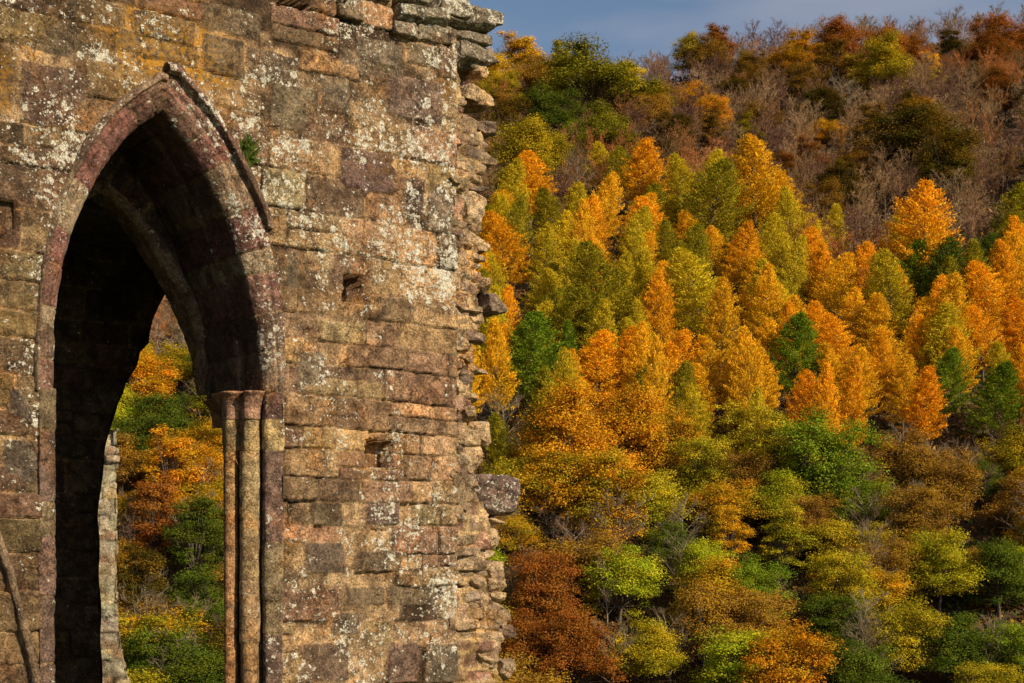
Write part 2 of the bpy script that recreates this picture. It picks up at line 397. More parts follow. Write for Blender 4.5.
sweep('hood_mould', LE, -1, [(.285, .03), (.28, -.03), (.295, -.05), (.33, -.045), (.36, -.01), (.365, .03)], seed=32, joint=.5, lk=.6, osc=oscL)
# jambs: chamfered edge, recess, two attached shafts
def circ(o, d, r_, a0, a1, n=14): return [(o+r_*math.cos(a), d+r_*math.sin(a)) for a in np.radians(np.linspace(a0, a1, n))]
jp = [(.16, .05), (.15, -.012), (.135, -.012), (.02, .035), (.0, .06), (.03, .20)]
jamb_cols = np.array([[.20,.125,.09],[.25,.17,.10],[.22,.13,.095],[.28,.20,.11]])
vline = lambda s, z0, z1: np.array([[s, z0], [s, z1]])
sweep('jamb', vline(sR, -.1, RI[0, 1]+.03), 1, jp, seed=41, joint=.42, ext=0, clamp=False, cols=jamb_cols, lk=.45)
jl = [(.16, .05), (.15, -.012), (.135, -.012), (.02, .02), (.0, .04), (.0, .3), (.10, .32), (.10, RD+.35)]
sweep('jamb', vline(sL, -.1, LE[0, 1]+.03), -1, jl, seed=42, joint=.42, ext=0, clamp=False, cols=jamb_cols*.8, lk=.3)
zc1 = W(250, 420, .2)[1]; zc2 = W(250, 452, .2)[1]
shaft_cols = np.array([[.46,.31,.155],[.42,.27,.14],[.48,.34,.17]])
sweep('shaft', vline(sR, -.1, zc2), 1, [(.03, .20)]+circ(-.080, .205, .095, 10, -190, 24), seed=43, joint=.9, ext=0, clamp=False, cols=shaft_cols, rough=.4, dep=.006, lk=.25)
sweep('shaft', vline(sR, -.1, zc2), 1, circ(-.205, .34, .066, -10, -190, 20)+[(-.27, .35), (-.23, .41)]+[(.42, .46), (.42, RD+.33)], seed=44, joint=.9, ext=0, clamp=False, cols=shaft_cols*np.array([1.0,.82,.7]), rough=.4, dep=.006, lk=.15)
# springer blocks above the shafts and the capital
capc = np.array([[.44,.30,.13],[.38,.26,.12]])
sweep('springer', vline(sR, zc2, zc1), 1, [(.03, .19)]+circ(-.075, .20, .092, 10, -160, 18)+circ(-.185, .35, .08, -50, -190, 14)+[(-.25, .44), (.42, .5), (.42, RD+.33)], seed=45, joint=.9, ext=0, clamp=False, cols=capc, dep=.004, lk=.35)
sweep('springer', vline(sR, zc2, zc1), 1, [(.165, .05), (.155, -.014), (.135, -.014), (.02, .036), (.0, .07), (.03, .2)], seed=46, joint=.9, ext=0, clamp=False, cols=capc, dep=.004, lk=.4)
ztop = RI[0, 1]
def capital(z0, z1):
    # bell that spreads from the shafts to the deep square abacus carrying the soffit
    pro0 = np.array([(.03,.19)]+circ(-.075,.20,.094,10,-160,18)+circ(-.185,.35,.082,-50,-190,14)+[(-.2,.55),(-.02,.62),(.02,.9),(.03,RD+.02)])
    pro1 = np.array([(.03,.10)]+circ(-.07,.165,.125,10,-160,18)+circ(-.19,.31,.115,-50,-190,14)+[(-.29,.56),(-.18,.7),(-.12,.9),(-.06,RD+.02)])
    n = 16; V = []; m = len(pro0)
    for k in range(n):
        f = k/(n-1); g = f**2.2
        if f > .88: g = 1.12
        P = pro0*(1-g)+pro1*g; z = z0+(z1-z0)*f
        for q_ in P: V.append((sR+q_[0], q_[1], z))
    V.append((sR+.2, .9, z1)); V.append((sR+.2, .9, z0))
    V = np.array(V); Q = grid_faces(n, m)
    base = (n-1)*m; T = np.array([[base+i, base+i+1, n*m] for i in range(m-1)]+[[i+1, i, n*m+1] for i in range(m-1)])
    V[:, 0] += .006*fbm(V[:, 1]*9, V[:, 2]*9, 3, 3)
    return link('capital', npmesh('capital', V, [Q, T], dict(col=np.tile([.40,.22,.14], (len(V), 1)), lich=np.full(len(V), .2), ora=np.zeros(len(V))), mats=[M_STONE]), ruin)
capital(zc1, ztop+.012)
sweep('jamb', vline(sR, zc1, RI[0, 1]+.03), 1, [(.165, .05), (.155, -.014), (.135, -.014), (.02, .036), (.0, .07), (.03, .13)], seed=47, joint=.9, ext=0, clamp=False, cols=np.array([[.22,.12,.095]]), dep=.004, lk=.6)

# ---- rear arch rib on the back of the wall ----
RRI = spline([W(*p, RD) for p in [(207,394),(200,352),(188,318),(165,272),(138,232),(118,210),(99,194)]])
sc2 = RRI[-1, 0]
RLE = np.c_[2*sc2-RRI[:, 0], RRI[:, 1]]
s_keep = s_ap
s_ap = sc2
ribp = [(.125, RD+.03), (.115, RD-.10), (.045, RD-.11), (.0, RD-.04), (0, RD+.24), (.12, RD+.26), (.12, RD+.36)]
rfp = [(.85, RD+.015), (.10, RD+.015)]
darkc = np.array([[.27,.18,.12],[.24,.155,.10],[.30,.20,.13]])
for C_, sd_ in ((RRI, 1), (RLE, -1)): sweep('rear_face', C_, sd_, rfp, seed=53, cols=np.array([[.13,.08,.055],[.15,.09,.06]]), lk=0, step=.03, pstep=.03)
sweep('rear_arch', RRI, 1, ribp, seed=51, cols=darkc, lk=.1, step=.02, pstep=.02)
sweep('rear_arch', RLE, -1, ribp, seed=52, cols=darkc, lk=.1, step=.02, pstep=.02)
s_ap = s_keep

# ---- solid masonry behind the face (prisms) ----
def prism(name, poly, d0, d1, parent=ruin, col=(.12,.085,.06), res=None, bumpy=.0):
    """extruded polygon (s,z) from depth d0 to d1"""
    n = len(poly); V = [(p[0], d0, p[1]) for p in poly]+[(p[0], d1, p[1]) for p in poly]
    me = bpy.data.meshes.new(name); me.from_pydata(V, [], [list(range(n))[::-1], list(range(n, 2*n))]+[[i, (i+1) % n, (i+1) % n+n, i+n] for i in range(n)])
    k = len(V)
    at = me.color_attributes.new('col', 'FLOAT_COLOR', 'POINT'); at.data.foreach_set('color', list((*col, 1))*k)
    for nm, v in (('lich', .1), ('ora', 0.)): a = me.attributes.new(nm, 'FLOAT', 'POINT'); a.data.foreach_set('value', [v]*k)
    me.materials.append(M_STONE); me.update(); return link(name, me, parent)
PD = 3.2
# solid core to the right of the opening, to its left, above it
prism('core', [(sR+.5, -.3), (.2, -.3), (.15, 6.4), (sR+.5, 6.4)], .3, RD+.35)
prism('core', [(-6.6, -.3), (sL-.13, -.3), (sL-.13, 7.3), (-6.6, 7.3)], .06, RD+.35)
topA = RI[-1, 1]
prism('core', [(sL-.2, topA+.35), (sR+.2, topA+.35), (.1, 6.9), (.0, 7.2), (sL-.2, 7.3)], .3, RD+.35)
# behind: roof slab and side walls added to block light; inner wall with its own pointed opening
ILE = [W(*p, PD) for p in [(102,720),(101,640),(99,560),(98,520),(101,480),(106,446),(111,424),(117,404),(124,392),(126,384),(136,368),(139,352),(148,343),(149,336),(154,318),(160,303),(166,290),(173,276)]]
sIR = W(232, 400, PD+.6)[0]; sPW = sIR+.3
IRI = [(ILE[-1][0]+f*(sIR-ILE[-1][0]), ILE[-1][1]-(f**2.2)*1.7) for f in np.linspace(.06, 1, 12)]
prism('roof_blocker', [(-6.2, SPR+1.9), (sPW+.4, SPR+1.9), (sPW+.4, SPR+2.4), (-6.2, SPR+2.4)], RD+.35, PD+.6)
prism('side_blocker', [(sPW, -.3), (sPW+.4, -.3), (sPW+.4, SPR+1.9), (sPW, SPR+1.9)], RD+.35, PD+.6)
prism('side_blocker', [(-6.6, -.3), (-6.2, -.3), (-6.2, SPR+2.4), (-6.6, SPR+2.4)], RD+.35, PD+.6)
def inner_wall():
    sa = np.arange(-6.2, sPW+.01, .022); za = np.arange(-.3, SPR+1.95, .022); Sg, Zg = np.meshgrid(sa, za)
    rr = np.random.default_rng(5); H, col, li, e = relief(Sg, Zg, courses(-6.3, sPW+.1, -.3, SPR+2, rr), rr, seed=61)
    hole_ = inpoly(Sg, Zg, [(ILE[0][0], -.5)]+ILE+IRI+[(sIR, -.5)])
    V0 = np.stack([Sg, PD-H, Zg], -1).reshape(-1, 3); Q = grid_faces(*Sg.shape, ~hole_)
    V1, Q1, A1 = compact(V0, Q, dict(col=col.reshape(-1, 3)*.55, lich=li.ravel()*.1, ora=0*li.ravel()))  # stone colour darkened to deepen the shade behind the arch
    return link('inner_wall', npmesh('inner_wall', V1, Q1, A1, mats=[M_STONE]), ruin)
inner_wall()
def inner_soffit():
    C = np.array([(ILE[0][0], -.3)]+ILE+IRI+[(sIR, -.3)]); C = resample(C, .05); ds = np.linspace(PD-.01, PD+.6, 12)
    V = np.array([(c[0]+.01*math.sin(9*c[1]+d*7), d, c[1]) for c in C for d in ds]); n = len(V)
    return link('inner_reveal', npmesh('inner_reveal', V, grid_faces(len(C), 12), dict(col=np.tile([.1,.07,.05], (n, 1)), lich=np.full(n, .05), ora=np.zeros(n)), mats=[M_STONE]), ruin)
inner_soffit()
def inner_back():
    C = [(ILE[0][0], -.3)]+ILE; n = len(C)
    V = [(-6.6, PD+.6, c[1]) for c in C]+[(c[0], PD+.6, c[1]) for c in C]
    Q = np.array([[i, i+1, n+i+1, n+i] for i in range(n-1)]); V = np.array(V); k = len(V)
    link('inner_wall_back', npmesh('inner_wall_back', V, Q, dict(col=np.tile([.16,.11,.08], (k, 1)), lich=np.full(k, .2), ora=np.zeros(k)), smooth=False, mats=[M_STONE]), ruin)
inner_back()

# ---- broken end: rubble core ----
SIL = np.array([(0,478),(60,478),(78,472),(98,486),(130,488),(160,486),(187,482),(222,482),(240,482),(262,480),(300,480),(330,480),(347,472),(372,474),(402,472),(430,476),(457,478),(475,482),(510,492),(530,496),(552,494),(570,492),(600,500),(625,504),(655,500),(683,504)], float)
def rubble():
    res = .0125
    zt = np.arange(-.1, 7.05, res)
    P = np.array([(-.10, .03), (.0, .04), (.22, .07), (.42, .14), (.53, .32), (.56, .6), (.54, 1.0), (.42, RD+.35)]); L = np.r_[0, np.cumsum(np.hypot(*np.diff(P, axis=0).T))]
    u = np.arange(0, L[-1], res); Us, Zg = np.meshgrid(u, zt)
    ps = np.interp(Us, L, P[:, 0]); pd = np.interp(Us, L, P[:, 1])
    # irregular small stones
    rr = np.random.default_rng(77)
    R = []; z = -.1
    while z < 7.1:
        h = rr.uniform(.07, .20); s = -.1
        while s < L[-1]:
            wd = rr.uniform(.10, .34); R.append((s, s+wd*rr.uniform(.8, 1.0), z+rr.uniform(-.01, .01), z+h*rr.uniform(.8, 1))); s += wd
        z += h
    pal = np.array([[.54,.35,.20],[.47,.28,.17],[.42,.28,.17],[.58,.40,.23],[.34,.24,.15],[.50,.27,.18]])
    H, col, li, e = relief(Us, Zg, R, rr, joint=.008, depth=.016, jit=.020, round_=.02, seed=81, pal=pal, pw=np.ones(6)/6, mort=np.array([.56,.37,.18]))
    H += .09*fbm(Us*2.6, Zg*2.6, 85, 4)+.03*fbm(Us*9, Zg*9, 86, 3)
    fade = sstep(0, .16, Us); H *= fade
    ys = HZ-F*(Zg-CZ)/15.3
    sil = np.interp(ys, SIL[:, 0], SIL[:, 1]); ofs = (sil-484)/97.
    ps2 = ps+ofs*sstep(.05, .45, Us)
    # outward normal rotates from -d to +s
    ang = np.interp(Us, L, np.radians([-90, -80, -70, -52, -28, -8, 4, 12]))
    X = ps2+H*np.cos(ang); Dp = pd+H*np.sin(ang)
    keep = (Zg < 7.0-.9*sstep(.1, .35, Us)+.05*fbm(Us*6, Zg*0, 3, 2))
    lichv = np.clip(.10+.5*fbm(Us*2, Zg*2, 90, 3)+.25*li, 0, .6)
    V = np.stack([X, Dp, Zg], -1).reshape(-1, 3); Q = grid_faces(*X.shape, keep)
    V, Q, A = compact(V, Q, dict(col=col.reshape(-1, 3), lich=lichv.ravel(), ora=.25*np.clip(fbm(Us*2, Zg*2, 92, 3), 0, 1).ravel()))
    link('rubble_core', npmesh('rubble_core', V, Q, A, mats=[M_RUB]), ruin)
rubble()
def rock_arr(c, dim, rot=(0, 0, 0), seed=1, n=9, k=5.0, cuts=7, rough=.05, col=(.25,.18,.11), li=.35):
    """angular broken stone; dim = full size; returns V,Q,attrs"""
    rr = np.random.default_rng(seed); g = np.linspace(-1, 1, n); Vs = []; Qs = []; b = 0
    for ax in range(3):
        for sg in (-1, 1):
            a, bb = np.meshgrid(g, g, indexing='ij'); p = np.zeros((n, n, 3)); p[..., ax] = sg; p[..., (ax+1) % 3] = a; p[..., (ax+2) % 3] = bb
            q_ = grid_faces(n, n)+b; q_ = q_ if sg < 0 else q_[:, ::-1]
            Vs.append(p.reshape(-1, 3)); Qs.append(q_); b += n*n
    p = np.concatenate(Vs); Q = np.concatenate(Qs)
    p = p/(np.sum(np.abs(p)**k, 1)**(1/k))[:, None]
    for _ in range(cuts):
        d = rr.normal(size=3); d /= np.linalg.norm(d); lim = rr.uniform(.85, 1.25); ex = np.maximum(p@d-lim, 0); p = p-ex[:, None]*d*1.0
    p *= np.array(dim)/2
    q1 = p*np.array([7, 11, 9.]); p = p+rough*min(dim)*np.c_[fbm(q1[:, 1]+q1[:, 2], q1[:, 2]-q1[:, 0], seed, 3), fbm(q1[:, 0]+3*q1[:, 2], q1[:, 1], seed+1, 3), fbm(q1[:, 0]+q1[:, 1], q1[:, 2]+q1[:, 1], seed+2, 3)]*2
    from mathutils import Euler
    Rm = np.array(Euler(rot).to_matrix()); p = p@Rm.T+np.array(c)
    m = len(p)
    return p, Q, dict(col=np.tile(col, (m, 1)), lich=np.full(m, li), ora=np.zeros(m))
def merge(parts):
    V = []; Q = []; A = {k: [] for k in parts[0][2]}; b = 0
    for v, q_, a in parts:
        V.append(v); Q.append(q_+b); b += len(v)
        for k in A: A[k].append(a[k])
    return np.concatenate(V), np.concatenate(Q), {k: np.concatenate(a) for k, a in A.items()}
def pstone(x0, y0, x1, y1, d, dep=.3, seed=0, col=(.25,.18,.11), rot=(0, 0, 0), li=.35, tilt=True, **kw):
    a = W(x0, (y0+y1)/2, d); b = W(x1, (y0+y1)/2, d); t = W((x0+x1)/2, y0, d)[1]; u = W((x0+x1)/2, y1, d)[1]
    return rock_arr(((a[0]+b[0])/2, d+dep/2, (t+u)/2), (b[0]-a[0], dep, t-u), rot, seed, col=col, li=li, **kw)
rk = []
cA = (.42,.29,.17); cB = (.54,.37,.21); cC = (.28,.19,.13); cD = (.50,.28,.17); cE = (.62,.42,.23)
# (x0,y0,x1,y1,d,depth,colour,lichen)
for i, (x0, y0, x1, y1, d, dp, c, l) in enumerate([
    (476,91,498,106,.2,.35,cB,.4),(466,84,486,100,.12,.25,cE,.2),(482,119,497,134,.16,.3,cC,.3),(462,118,482,136,.10,.3,cB,.2),(449,128,463,146,.0,.3,cD,.1),(466,136,481,149,.08,.3,cA,.3),
    (478,150,498,164,.16,.3,cA,.5),(452,160,470,170,.04,.2,cB,.2),(450,177,463,184,-.03,.25,cA,.2),(470,185,490,190,.10,.3,cC,.3),(462,190,489,226,.07,.4,cB,.7),(451,190,464,222,.02,.3,cD,.2),
    (478,238,497,250,.14,.35,cE,.3),(458,226,480,246,.05,.3,cB,.4),(470,252,486,260,.09,.3,cB,.3),(478,278,497,291,.12,.35,cA,.4),(487,291,507,312,.16,.5,cC,.45),(452,262,478,278,.06,.3,cE,.1),
    (455,308,483,312,.02,.3,cB,.2),(464,315,484,322,.10,.3,cE,.2),(466,330,492,341,.08,.4,cC,.4),(450,338,474,352,.0,.3,cA,.4),(459,352,474,361,.04,.25,cA,.2),(476,367,488,374,.16,.3,cB,.2),
    (461,369,476,387,.05,.3,cC,.2),(452,376,462,392,.02,.3,cB,.2),(466,392,480,402,.08,.3,cE,.1),(462,405,482,420,.08,.3,cE,.1),(474,422,498,444,.14,.4,cE,.2),(455,430,480,450,.05,.3,cE,.2),
    (462,440,484,472,.07,.35,cE,.2),(446,470,478,508,.0,.45,cA,.5),(461,515,491,527,.10,.3,cE,.1),(487,519,508,524,.22,.3,cE,.1),(464,528,492,549,.08,.35,cD,.1),(484,530,501,554,.18,.35,cB,.5),
    (470,550,497,560,.12,.3,cE,.2),(455,553,492,571,.02,.35,cA,.4),(488,562,504,580,.16,.3,cB,.4),(452,575,470,586,.02,.3,cB,.4),(474,576,488,590,.06,.3,cA,.5),(488,578,507,596,.16,.35,cB,.4),
    (490,592,506,602,.16,.3,cE,.4),(468,590,490,614,.06,.2,cE,.1),(490,602,512,624,.14,.35,cA,.6),(450,616,480,630,-.01,.3,cB,.3),(484,620,494,635,.10,.3,cD,.1),(499,626,516,641,.2,.35,cC,.2),
    (478,634,504,670,.06,.35,cB,.1),(500,660,514,682,.16,.35,cA,.5),(490,674,504,690,.12,.3,(.4,.24,.06),.1),(478,66,492,76,.12,.25,cE,.1)]):
    rk.append(pstone(x0, y0, x1, y1, d, dp, seed=300+i, col=tuple(np.array(c)*rng.uniform(.85, 1.15)), li=l*.55, rot=(rng.normal(0, .06), rng.normal(0, .05), rng.normal(0, .08)), k=24, cuts=12, n=14, rough=.09))
V, Q, A = merge(rk); link('broken_stones', npmesh('broken_stones', V, Q, A, mats=[M_RUB]), ruin)
# large stone sticking out of the broken edge
rk = [pstone(476, 474, 524, 515, .12, .55, seed=901, col=(.22,.145,.115), li=.42, n=22, k=4.5, cuts=9, rough=.06)]
V, Q, A = merge(rk); o = link('projecting_stone', npmesh('projecting_stone', V, Q, A, mats=[M_STONE]), ruin)
o['label'] = 'big rounded stone sticking out of the broken edge'
# capping slabs of the broken cornice, each course stepping out over the one below
rk = []
for i, (x0, y0, x1, y1, d, dp, c, l) in enumerate([
    (404,-16,448,4,-.12,.7,cA,.8),(446,-10,474,14,-.05,.7,cA,.9),(472,8,505,21,.02,.7,(.3,.25,.17),1.0),(404,4,452,22,-.10,.6,(.27,.22,.14),.9),(440,4,498,26,-.02,.7,cA,.8),
    (394,20,424,32,-.04,.5,cC,.3),(420,20,460,44,-.03,.6,(.26,.2,.11),.6),(448,28,494,40,.04,.7,cA,.6),(456,42,505,60,.10,.7,(.2,.165,.12),.7),(460,56,486,68,.16,.5,cC,.3),(446,34,478,64,.10,.5,cB,.3),(356,-20,392,-4,-.06,.5,cA,.6),(312,-22,352,-5,-.06,.5,cA,.6)]):
    rk.append(pstone(x0, y0, x1, y1, d, dp, seed=500+i, col=(.24,.19,.13), li=l*.62, rot=(rng.normal(0, .03), rng.normal(0, .02), rng.normal(0, .05)), n=20, k=30, cuts=5, rough=.07))
V, Q, A = merge(rk); link('capping_slabs', npmesh('capping_slabs', V, Q, A, mats=[M_STONE]), ruin)
# dressed corbels left of the slabs
rk = [pstone(340, 5, 366, 18, -.05, .3, seed=611, col=(.24,.17,.10), li=.3, n=12, k=8, cuts=4), pstone(396, 22, 424, 36, -.07, .3, seed=612, col=(.24,.17,.11), li=.4, n=12, k=8, cuts=4)]
V, Q, A = merge(rk); link('corbel', npmesh('corbel', V, Q, A, mats=[M_STONE]), ruin)
# raking drip course of a lost roof, lower left
def raking():
    C = spline([W(-40, 440), W(0, 545), W(20, 615), W(38, 690), W(47, 745)], 20)
    sweep('raking_drip_course', C, 1, [(-.045, .05), (-.04, -.06), (-.01, -.08), (.03, -.055), (.042, .05)], seed=71, joint=.5, ext=0, clamp=False, cols=np.array([[.27,.18,.11],[.3,.2,.12]]), lk=.3)
raking()
def fern():
    rr = np.random.default_rng(3); V = []; Q = []; b = 0
    s0, z0 = W(246, 158)
    for k in range(170):
        a = rr.uniform(-.9, 1.2); L_ = rr.uniform(.04, .13); c = np.array([s0+rr.normal(0, .025), -.03+rr.normal(0, .015), z0+rr.normal(0, .07)])
        d = np.array([math.sin(a)*.8, rr.uniform(-.9, .0), math.cos(a)]); d /= np.linalg.norm(d); sd = np.cross(d, rr.normal(size=3)); sd /= np.linalg.norm(sd)
        V += [c-sd*.006, c+sd*.006, c+d*L_*.6+sd*.012, c+d*L_, c+d*L_*.6-sd*.012]; Q.append([b, b+1, b+2, b+3, b+4]); b += 5
    return np.array(V), np.array(Q)
# ---------------- plant material + tree materials ----------------
def leaf_mat(name):
    q = NB(name); oi = q.n('ShaderNodeObjectInfo').outputs['Color']
    c2 = q.n('ShaderNodeAttribute', attribute_type='OBJECT', attribute_name='tint').outputs['Color']
    mx = q.n('ShaderNodeAttribute', attribute_name='mixv').outputs['Fac']; br = q.n('ShaderNodeAttribute', attribute_name='brt').outputs['Fac']
    c = q.mix(mx, oi, c2); c = q.mix(1.0, c, br, 'MULTIPLY')
    df = q.n('ShaderNodeBsdfDiffuse'); tr = q.n('ShaderNodeBsdfTranslucent'); q.l(c, df.inputs[0]); q.l(q.mix(1.0, c, (1.0,.9,.5), 'MULTIPLY'), tr.inputs[0])
    ms = q.n('ShaderNodeMixShader', i_0=.3); q.l(df.outputs[0], ms.inputs[1]); q.l(tr.outputs[0], ms.inputs[2]); q.l(ms.outputs[0], q.out.inputs[0]); return q.m
def attr_mat(name, bark=False):
    q = NB(name); c = q.n('ShaderNodeAttribute', attribute_name='col').outputs['Color']; tc = q.n('ShaderNodeTexCoord').outputs['Object']
    n = q.noise(tc, 6 if bark else .15, 4); c = q.mix(1.0, c, q.math('MULTIPLY_ADD', n.outputs[0], .9, .55), 'MULTIPLY')
    q.l(c, q.b.inputs['Base Color']); q.b.inputs['Roughness'].default_value = .95; q.b.inputs['Specular IOR Level'].default_value = .1; return q.m
M_LEAF = leaf_mat('autumn_leaves'); M_BARK = attr_mat('bark', True); M_UND = attr_mat('undergrowth_leaves'); M_TWIG = attr_mat('bare_twigs')
V, Q = fern(); nv = len(V)
pl = link('wall_fern', npmesh('wall_fern', V, Q, dict(mixv=rng.random(nv), brt=np.full(nv, 1.)), smooth=False, mats=[M_LEAF]))
pl.location = ruin.location; pl.rotation_euler = ruin.rotation_euler; pl.color = (.07, .12, .02, 1); pl['tint'] = (.13, .17, .03)
tag(pl, 'small tuft of green fern rooted beside the hood moulding of the arch', 'plant')

# ---------------- distant stump of masonry seen through the arch ----------------
def far_pier():
    Y = 26.; root = empty('masonry_pier', (SY(117, 560, Y)[0]-.5, Y+.5, -2.2)); tag(root, 'pale lichen-crusted pier of broken masonry seen through the arch, in full sun', 'ruined pier')
    z0 = 0.; z1 = SY(117, 424, Y)[2]+2.2+.25; xr = .5
    res = .03; za = np.arange(0, z1, res); ua = np.arange(-2.0, 1.6, res); U, Z = np.meshgrid(ua, za)
    rr = np.random.default_rng(8); pal = np.array([[.68,.58,.36],[.60,.49,.30],[.46,.27,.13],[.74,.64,.42],[.42,.28,.15]])
    H, col, li, e = relief(U, Z, courses(-2.1, 1.7, 0, z1, rr, .14, .3, .14, .4), rr, seed=101, pal=pal, pw=np.array([.3,.2,.15,.25,.1]), mort=np.array([.5,.4,.25]), jit=.02)
    Zw = Z-2.2; py = HZ-F*(Zw-CZ)/Y; flare = np.interp(py, [424, 600, 630, 660, 683, 760], [0, 0, .03, .11, .22, .4])
    # front face for U<0, right flank for U>0 (turned corner)
    X = np.where(U < 0, .5+U, .5-.35*U)+flare*np.clip(1+U/1.2, 0, 1); Yl = np.where(U < 0, -.5, -.5+U)
    X = X+np.where(U < 0, 0, H); Yl = Yl-np.where(U < 0, H, 0)
    keep = Z < z1-.25+.2*fbm(U*3, Z*0, 4, 2)-.15*np.abs(U)
    V = np.stack([X, Yl, Z], -1).reshape(-1, 3); Q = grid_faces(*U.shape, keep)
    V, Q, A = compact(V, Q, dict(col=col.reshape(-1, 3), lich=np.clip(.35+.5*fbm(U*2, Z*2, 9, 2), 0, .9).ravel(), ora=.3*np.clip(fbm(U*2, Z*2, 19, 2)*2, 0, 1).ravel()))
    link('masonry_face', npmesh('masonry_face', V, Q, A, mats=[M_RUB]), root)
    v, q_, a = rock_arr((-.75, .25, z1/2-.25), (1.5, 1.3, z1-.5), seed=5, col=(.35,.26,.16), k=10, cuts=2, rough=.02); link('core', npmesh('core', v, q_, a, mats=[M_RUB]), root)
far_pier()

# ---------------- terrain ----------------
def terr(X, Y):
    X = np.asarray(X, float); Y = np.asarray(Y, float)
    near = -22*np.clip((Y-16.5)/103.5, 0, 1)
    Yr = 440+80*sstep(10, 110, X)+25*sstep(110, 200, X)
    yy = np.clip(Y-120, 0, None); ry = Yr-120
    up = .5*np.minimum(yy, ry)+.06*np.clip(yy-ry, 0, None)*1.0
    hill = up+sstep(120, 200, Y)*4*fbm(X/60, Y/60, 5, 3)
    return near+hill-12*sstep(0, 1, (Y-Yr-60)/300)
def terrain():
    ys = np.r_[np.arange(-80, 16, 8), np.arange(16, 130, 4), np.arange(130, 620, 6), np.arange(620, 1700, 60)]
    xs = np.r_[np.arange(-900, -150, 40), np.arange(-150, 320, 6), np.arange(320, 1100, 40)]
    X, Y = np.meshgrid(xs, ys); Z = terr(X, Y); V = np.stack([X, Y, Z], -1).reshape(-1, 3)
    n = len(V); c = np.tile([.10,.060,.028], (n, 1)); g = (V[:, 1] < 110); c[g] = (.07,.10,.03)
    tag(link('hillside', npmesh('hillside', V, grid_faces(*X.shape), dict(col=c), mats=[M_UND])), kind='structure')
terrain()

# ---------------- tree prototypes ----------------
def tubes(segs, sides=5):
    """segs: list of (p0,p1,r0,r1)"""
    V = []; Q = []; b = 0
    for p0, p1, r0, r1 in segs:
        p0 = np.array(p0); p1 = np.array(p1); d = p1-p0; d = d/(np.linalg.norm(d)+1e-9); a = np.cross(d, (0.3, .9, .2)); a /= np.linalg.norm(a); c = np.cross(d, a)
        for p, rr in ((p0, r0), (p1, r1)):
            for k in range(sides):
                t = 2*math.pi*k/sides; V.append(p+rr*(math.cos(t)*a+math.sin(t)*c))
        for k in range(sides): Q.append([b+k, b+(k+1) % sides, b+sides+(k+1) % sides, b+sides+k])
        b += 2*sides
    return np.array(V), np.array(Q)
def cards(C, Dr, Nn, L, Wd):
    """leaf-sized quads: centres C, long direction Dr, normals Nn, length L, width Wd"""
    Dr = Dr/np.linalg.norm(Dr, axis=1)[:, None]; Sd = np.cross(Dr, Nn); Sd /= np.linalg.norm(Sd, axis=1)[:, None]+1e-9
    L = L[:, None]/2; Wd = Wd[:, None]/2
    V = np.stack([C-Dr*L-Sd*Wd*.3, C+Sd*Wd, C+Dr*L, C-Sd*Wd], 1).reshape(-1, 3)
    return V, np.arange(len(V)).reshape(-1, 4)
TR = []
def trunk_mesh(segs, col, sides=5):
    V, Q = tubes(segs, sides); return npmesh('trunk', V, Q, dict(col=np.tile(col, (len(V), 1))), mats=[M_BARK])
def larch(seed, H=20., R=3.6, z0=5.5, nb=150, per=92, lean=.55):
    r = np.random.default_rng(seed); segs = []; C = []; Dv = []; Nv = []; mx = []; br = []
    lx, ly = r.normal(0, lean, 2)
    ax = lambda z: np.array([lx*(z/H)**2*2, ly*(z/H)**2*2, z])
    zs = np.linspace(-.8, H*.98, 9)
    for i in range(8): segs.append((ax(max(zs[i], 0))-(0, 0, .8 if i == 0 else 0), ax(zs[i+1]), .26*(1-i/8.5), .26*(1-(i+1)/8.5)))
    for k in range(nb):
        f = (k+r.random())/nb; f = f**.9; z = z0+(H-z0)*f
        prof = (1-f**1.5)**.86*(.55+.45*min(1, f*4+.35)); rad = R*prof*r.uniform(.62, 1.2)+.25; az = k*2.4+r.normal(0, .3)
        hd = np.array([math.cos(az), math.sin(az), 0]); p0 = ax(z); rise = r.uniform(-.05, .35)+f*.7
        tip = p0+hd*rad+np.array([0, 0, rad*rise]); segs.append((p0, tip, .045, .012))
        n = int(per*(.35+.9*prof)); t = r.uniform(.22, 1.05, n)**.75; sag = -.18*rad*np.sin(t*math.pi)
        c = p0+(tip-p0)*t[:, None]; c[:, 2] += sag; wd = (.16+.20*rad*.3)*(1.15-t*.6)
        side = np.array([-hd[1], hd[0], 0]); c = c+side*(r.normal(0, 1, n)*wd*1.25)[:, None]+r.normal(0, .17, (n, 3)); c[:, 2] += np.abs(r.normal(0, .18, n))
        d = hd*r.uniform(.1, .7, n)[:, None]+side*r.normal(0, .45, n)[:, None]; d[:, 2] += r.uniform(.3, 1.1, n)
        C.append(c); Dv.append(d); Nv.append(hd+r.normal(0, .7, (n, 3))+np.array([0, 0, .4])); b0 = r.random()
        mx.append(np.clip((1-t)*.7+(1-f)*.35-.25+.5*(b0-.5)+r.normal(0, .15, n), 0, 1)); br.append(np.clip(.72+.5*b0+r.normal(0, .16, n), .35, 1.5))
    C = np.concatenate(C); n = len(C); V, Q = cards(C, np.concatenate(Dv), np.concatenate(Nv), r.uniform(.24, .56, n), r.uniform(.08, .18, n))
    at = dict(mixv=np.repeat(np.concatenate(mx), 4), brt=np.repeat(np.concatenate(br), 4))
    return trunk_mesh(segs, (.15,.10,.075), 4), npmesh('crown', V, Q, at, smooth=False, mats=[M_LEAF]), 2*R, H
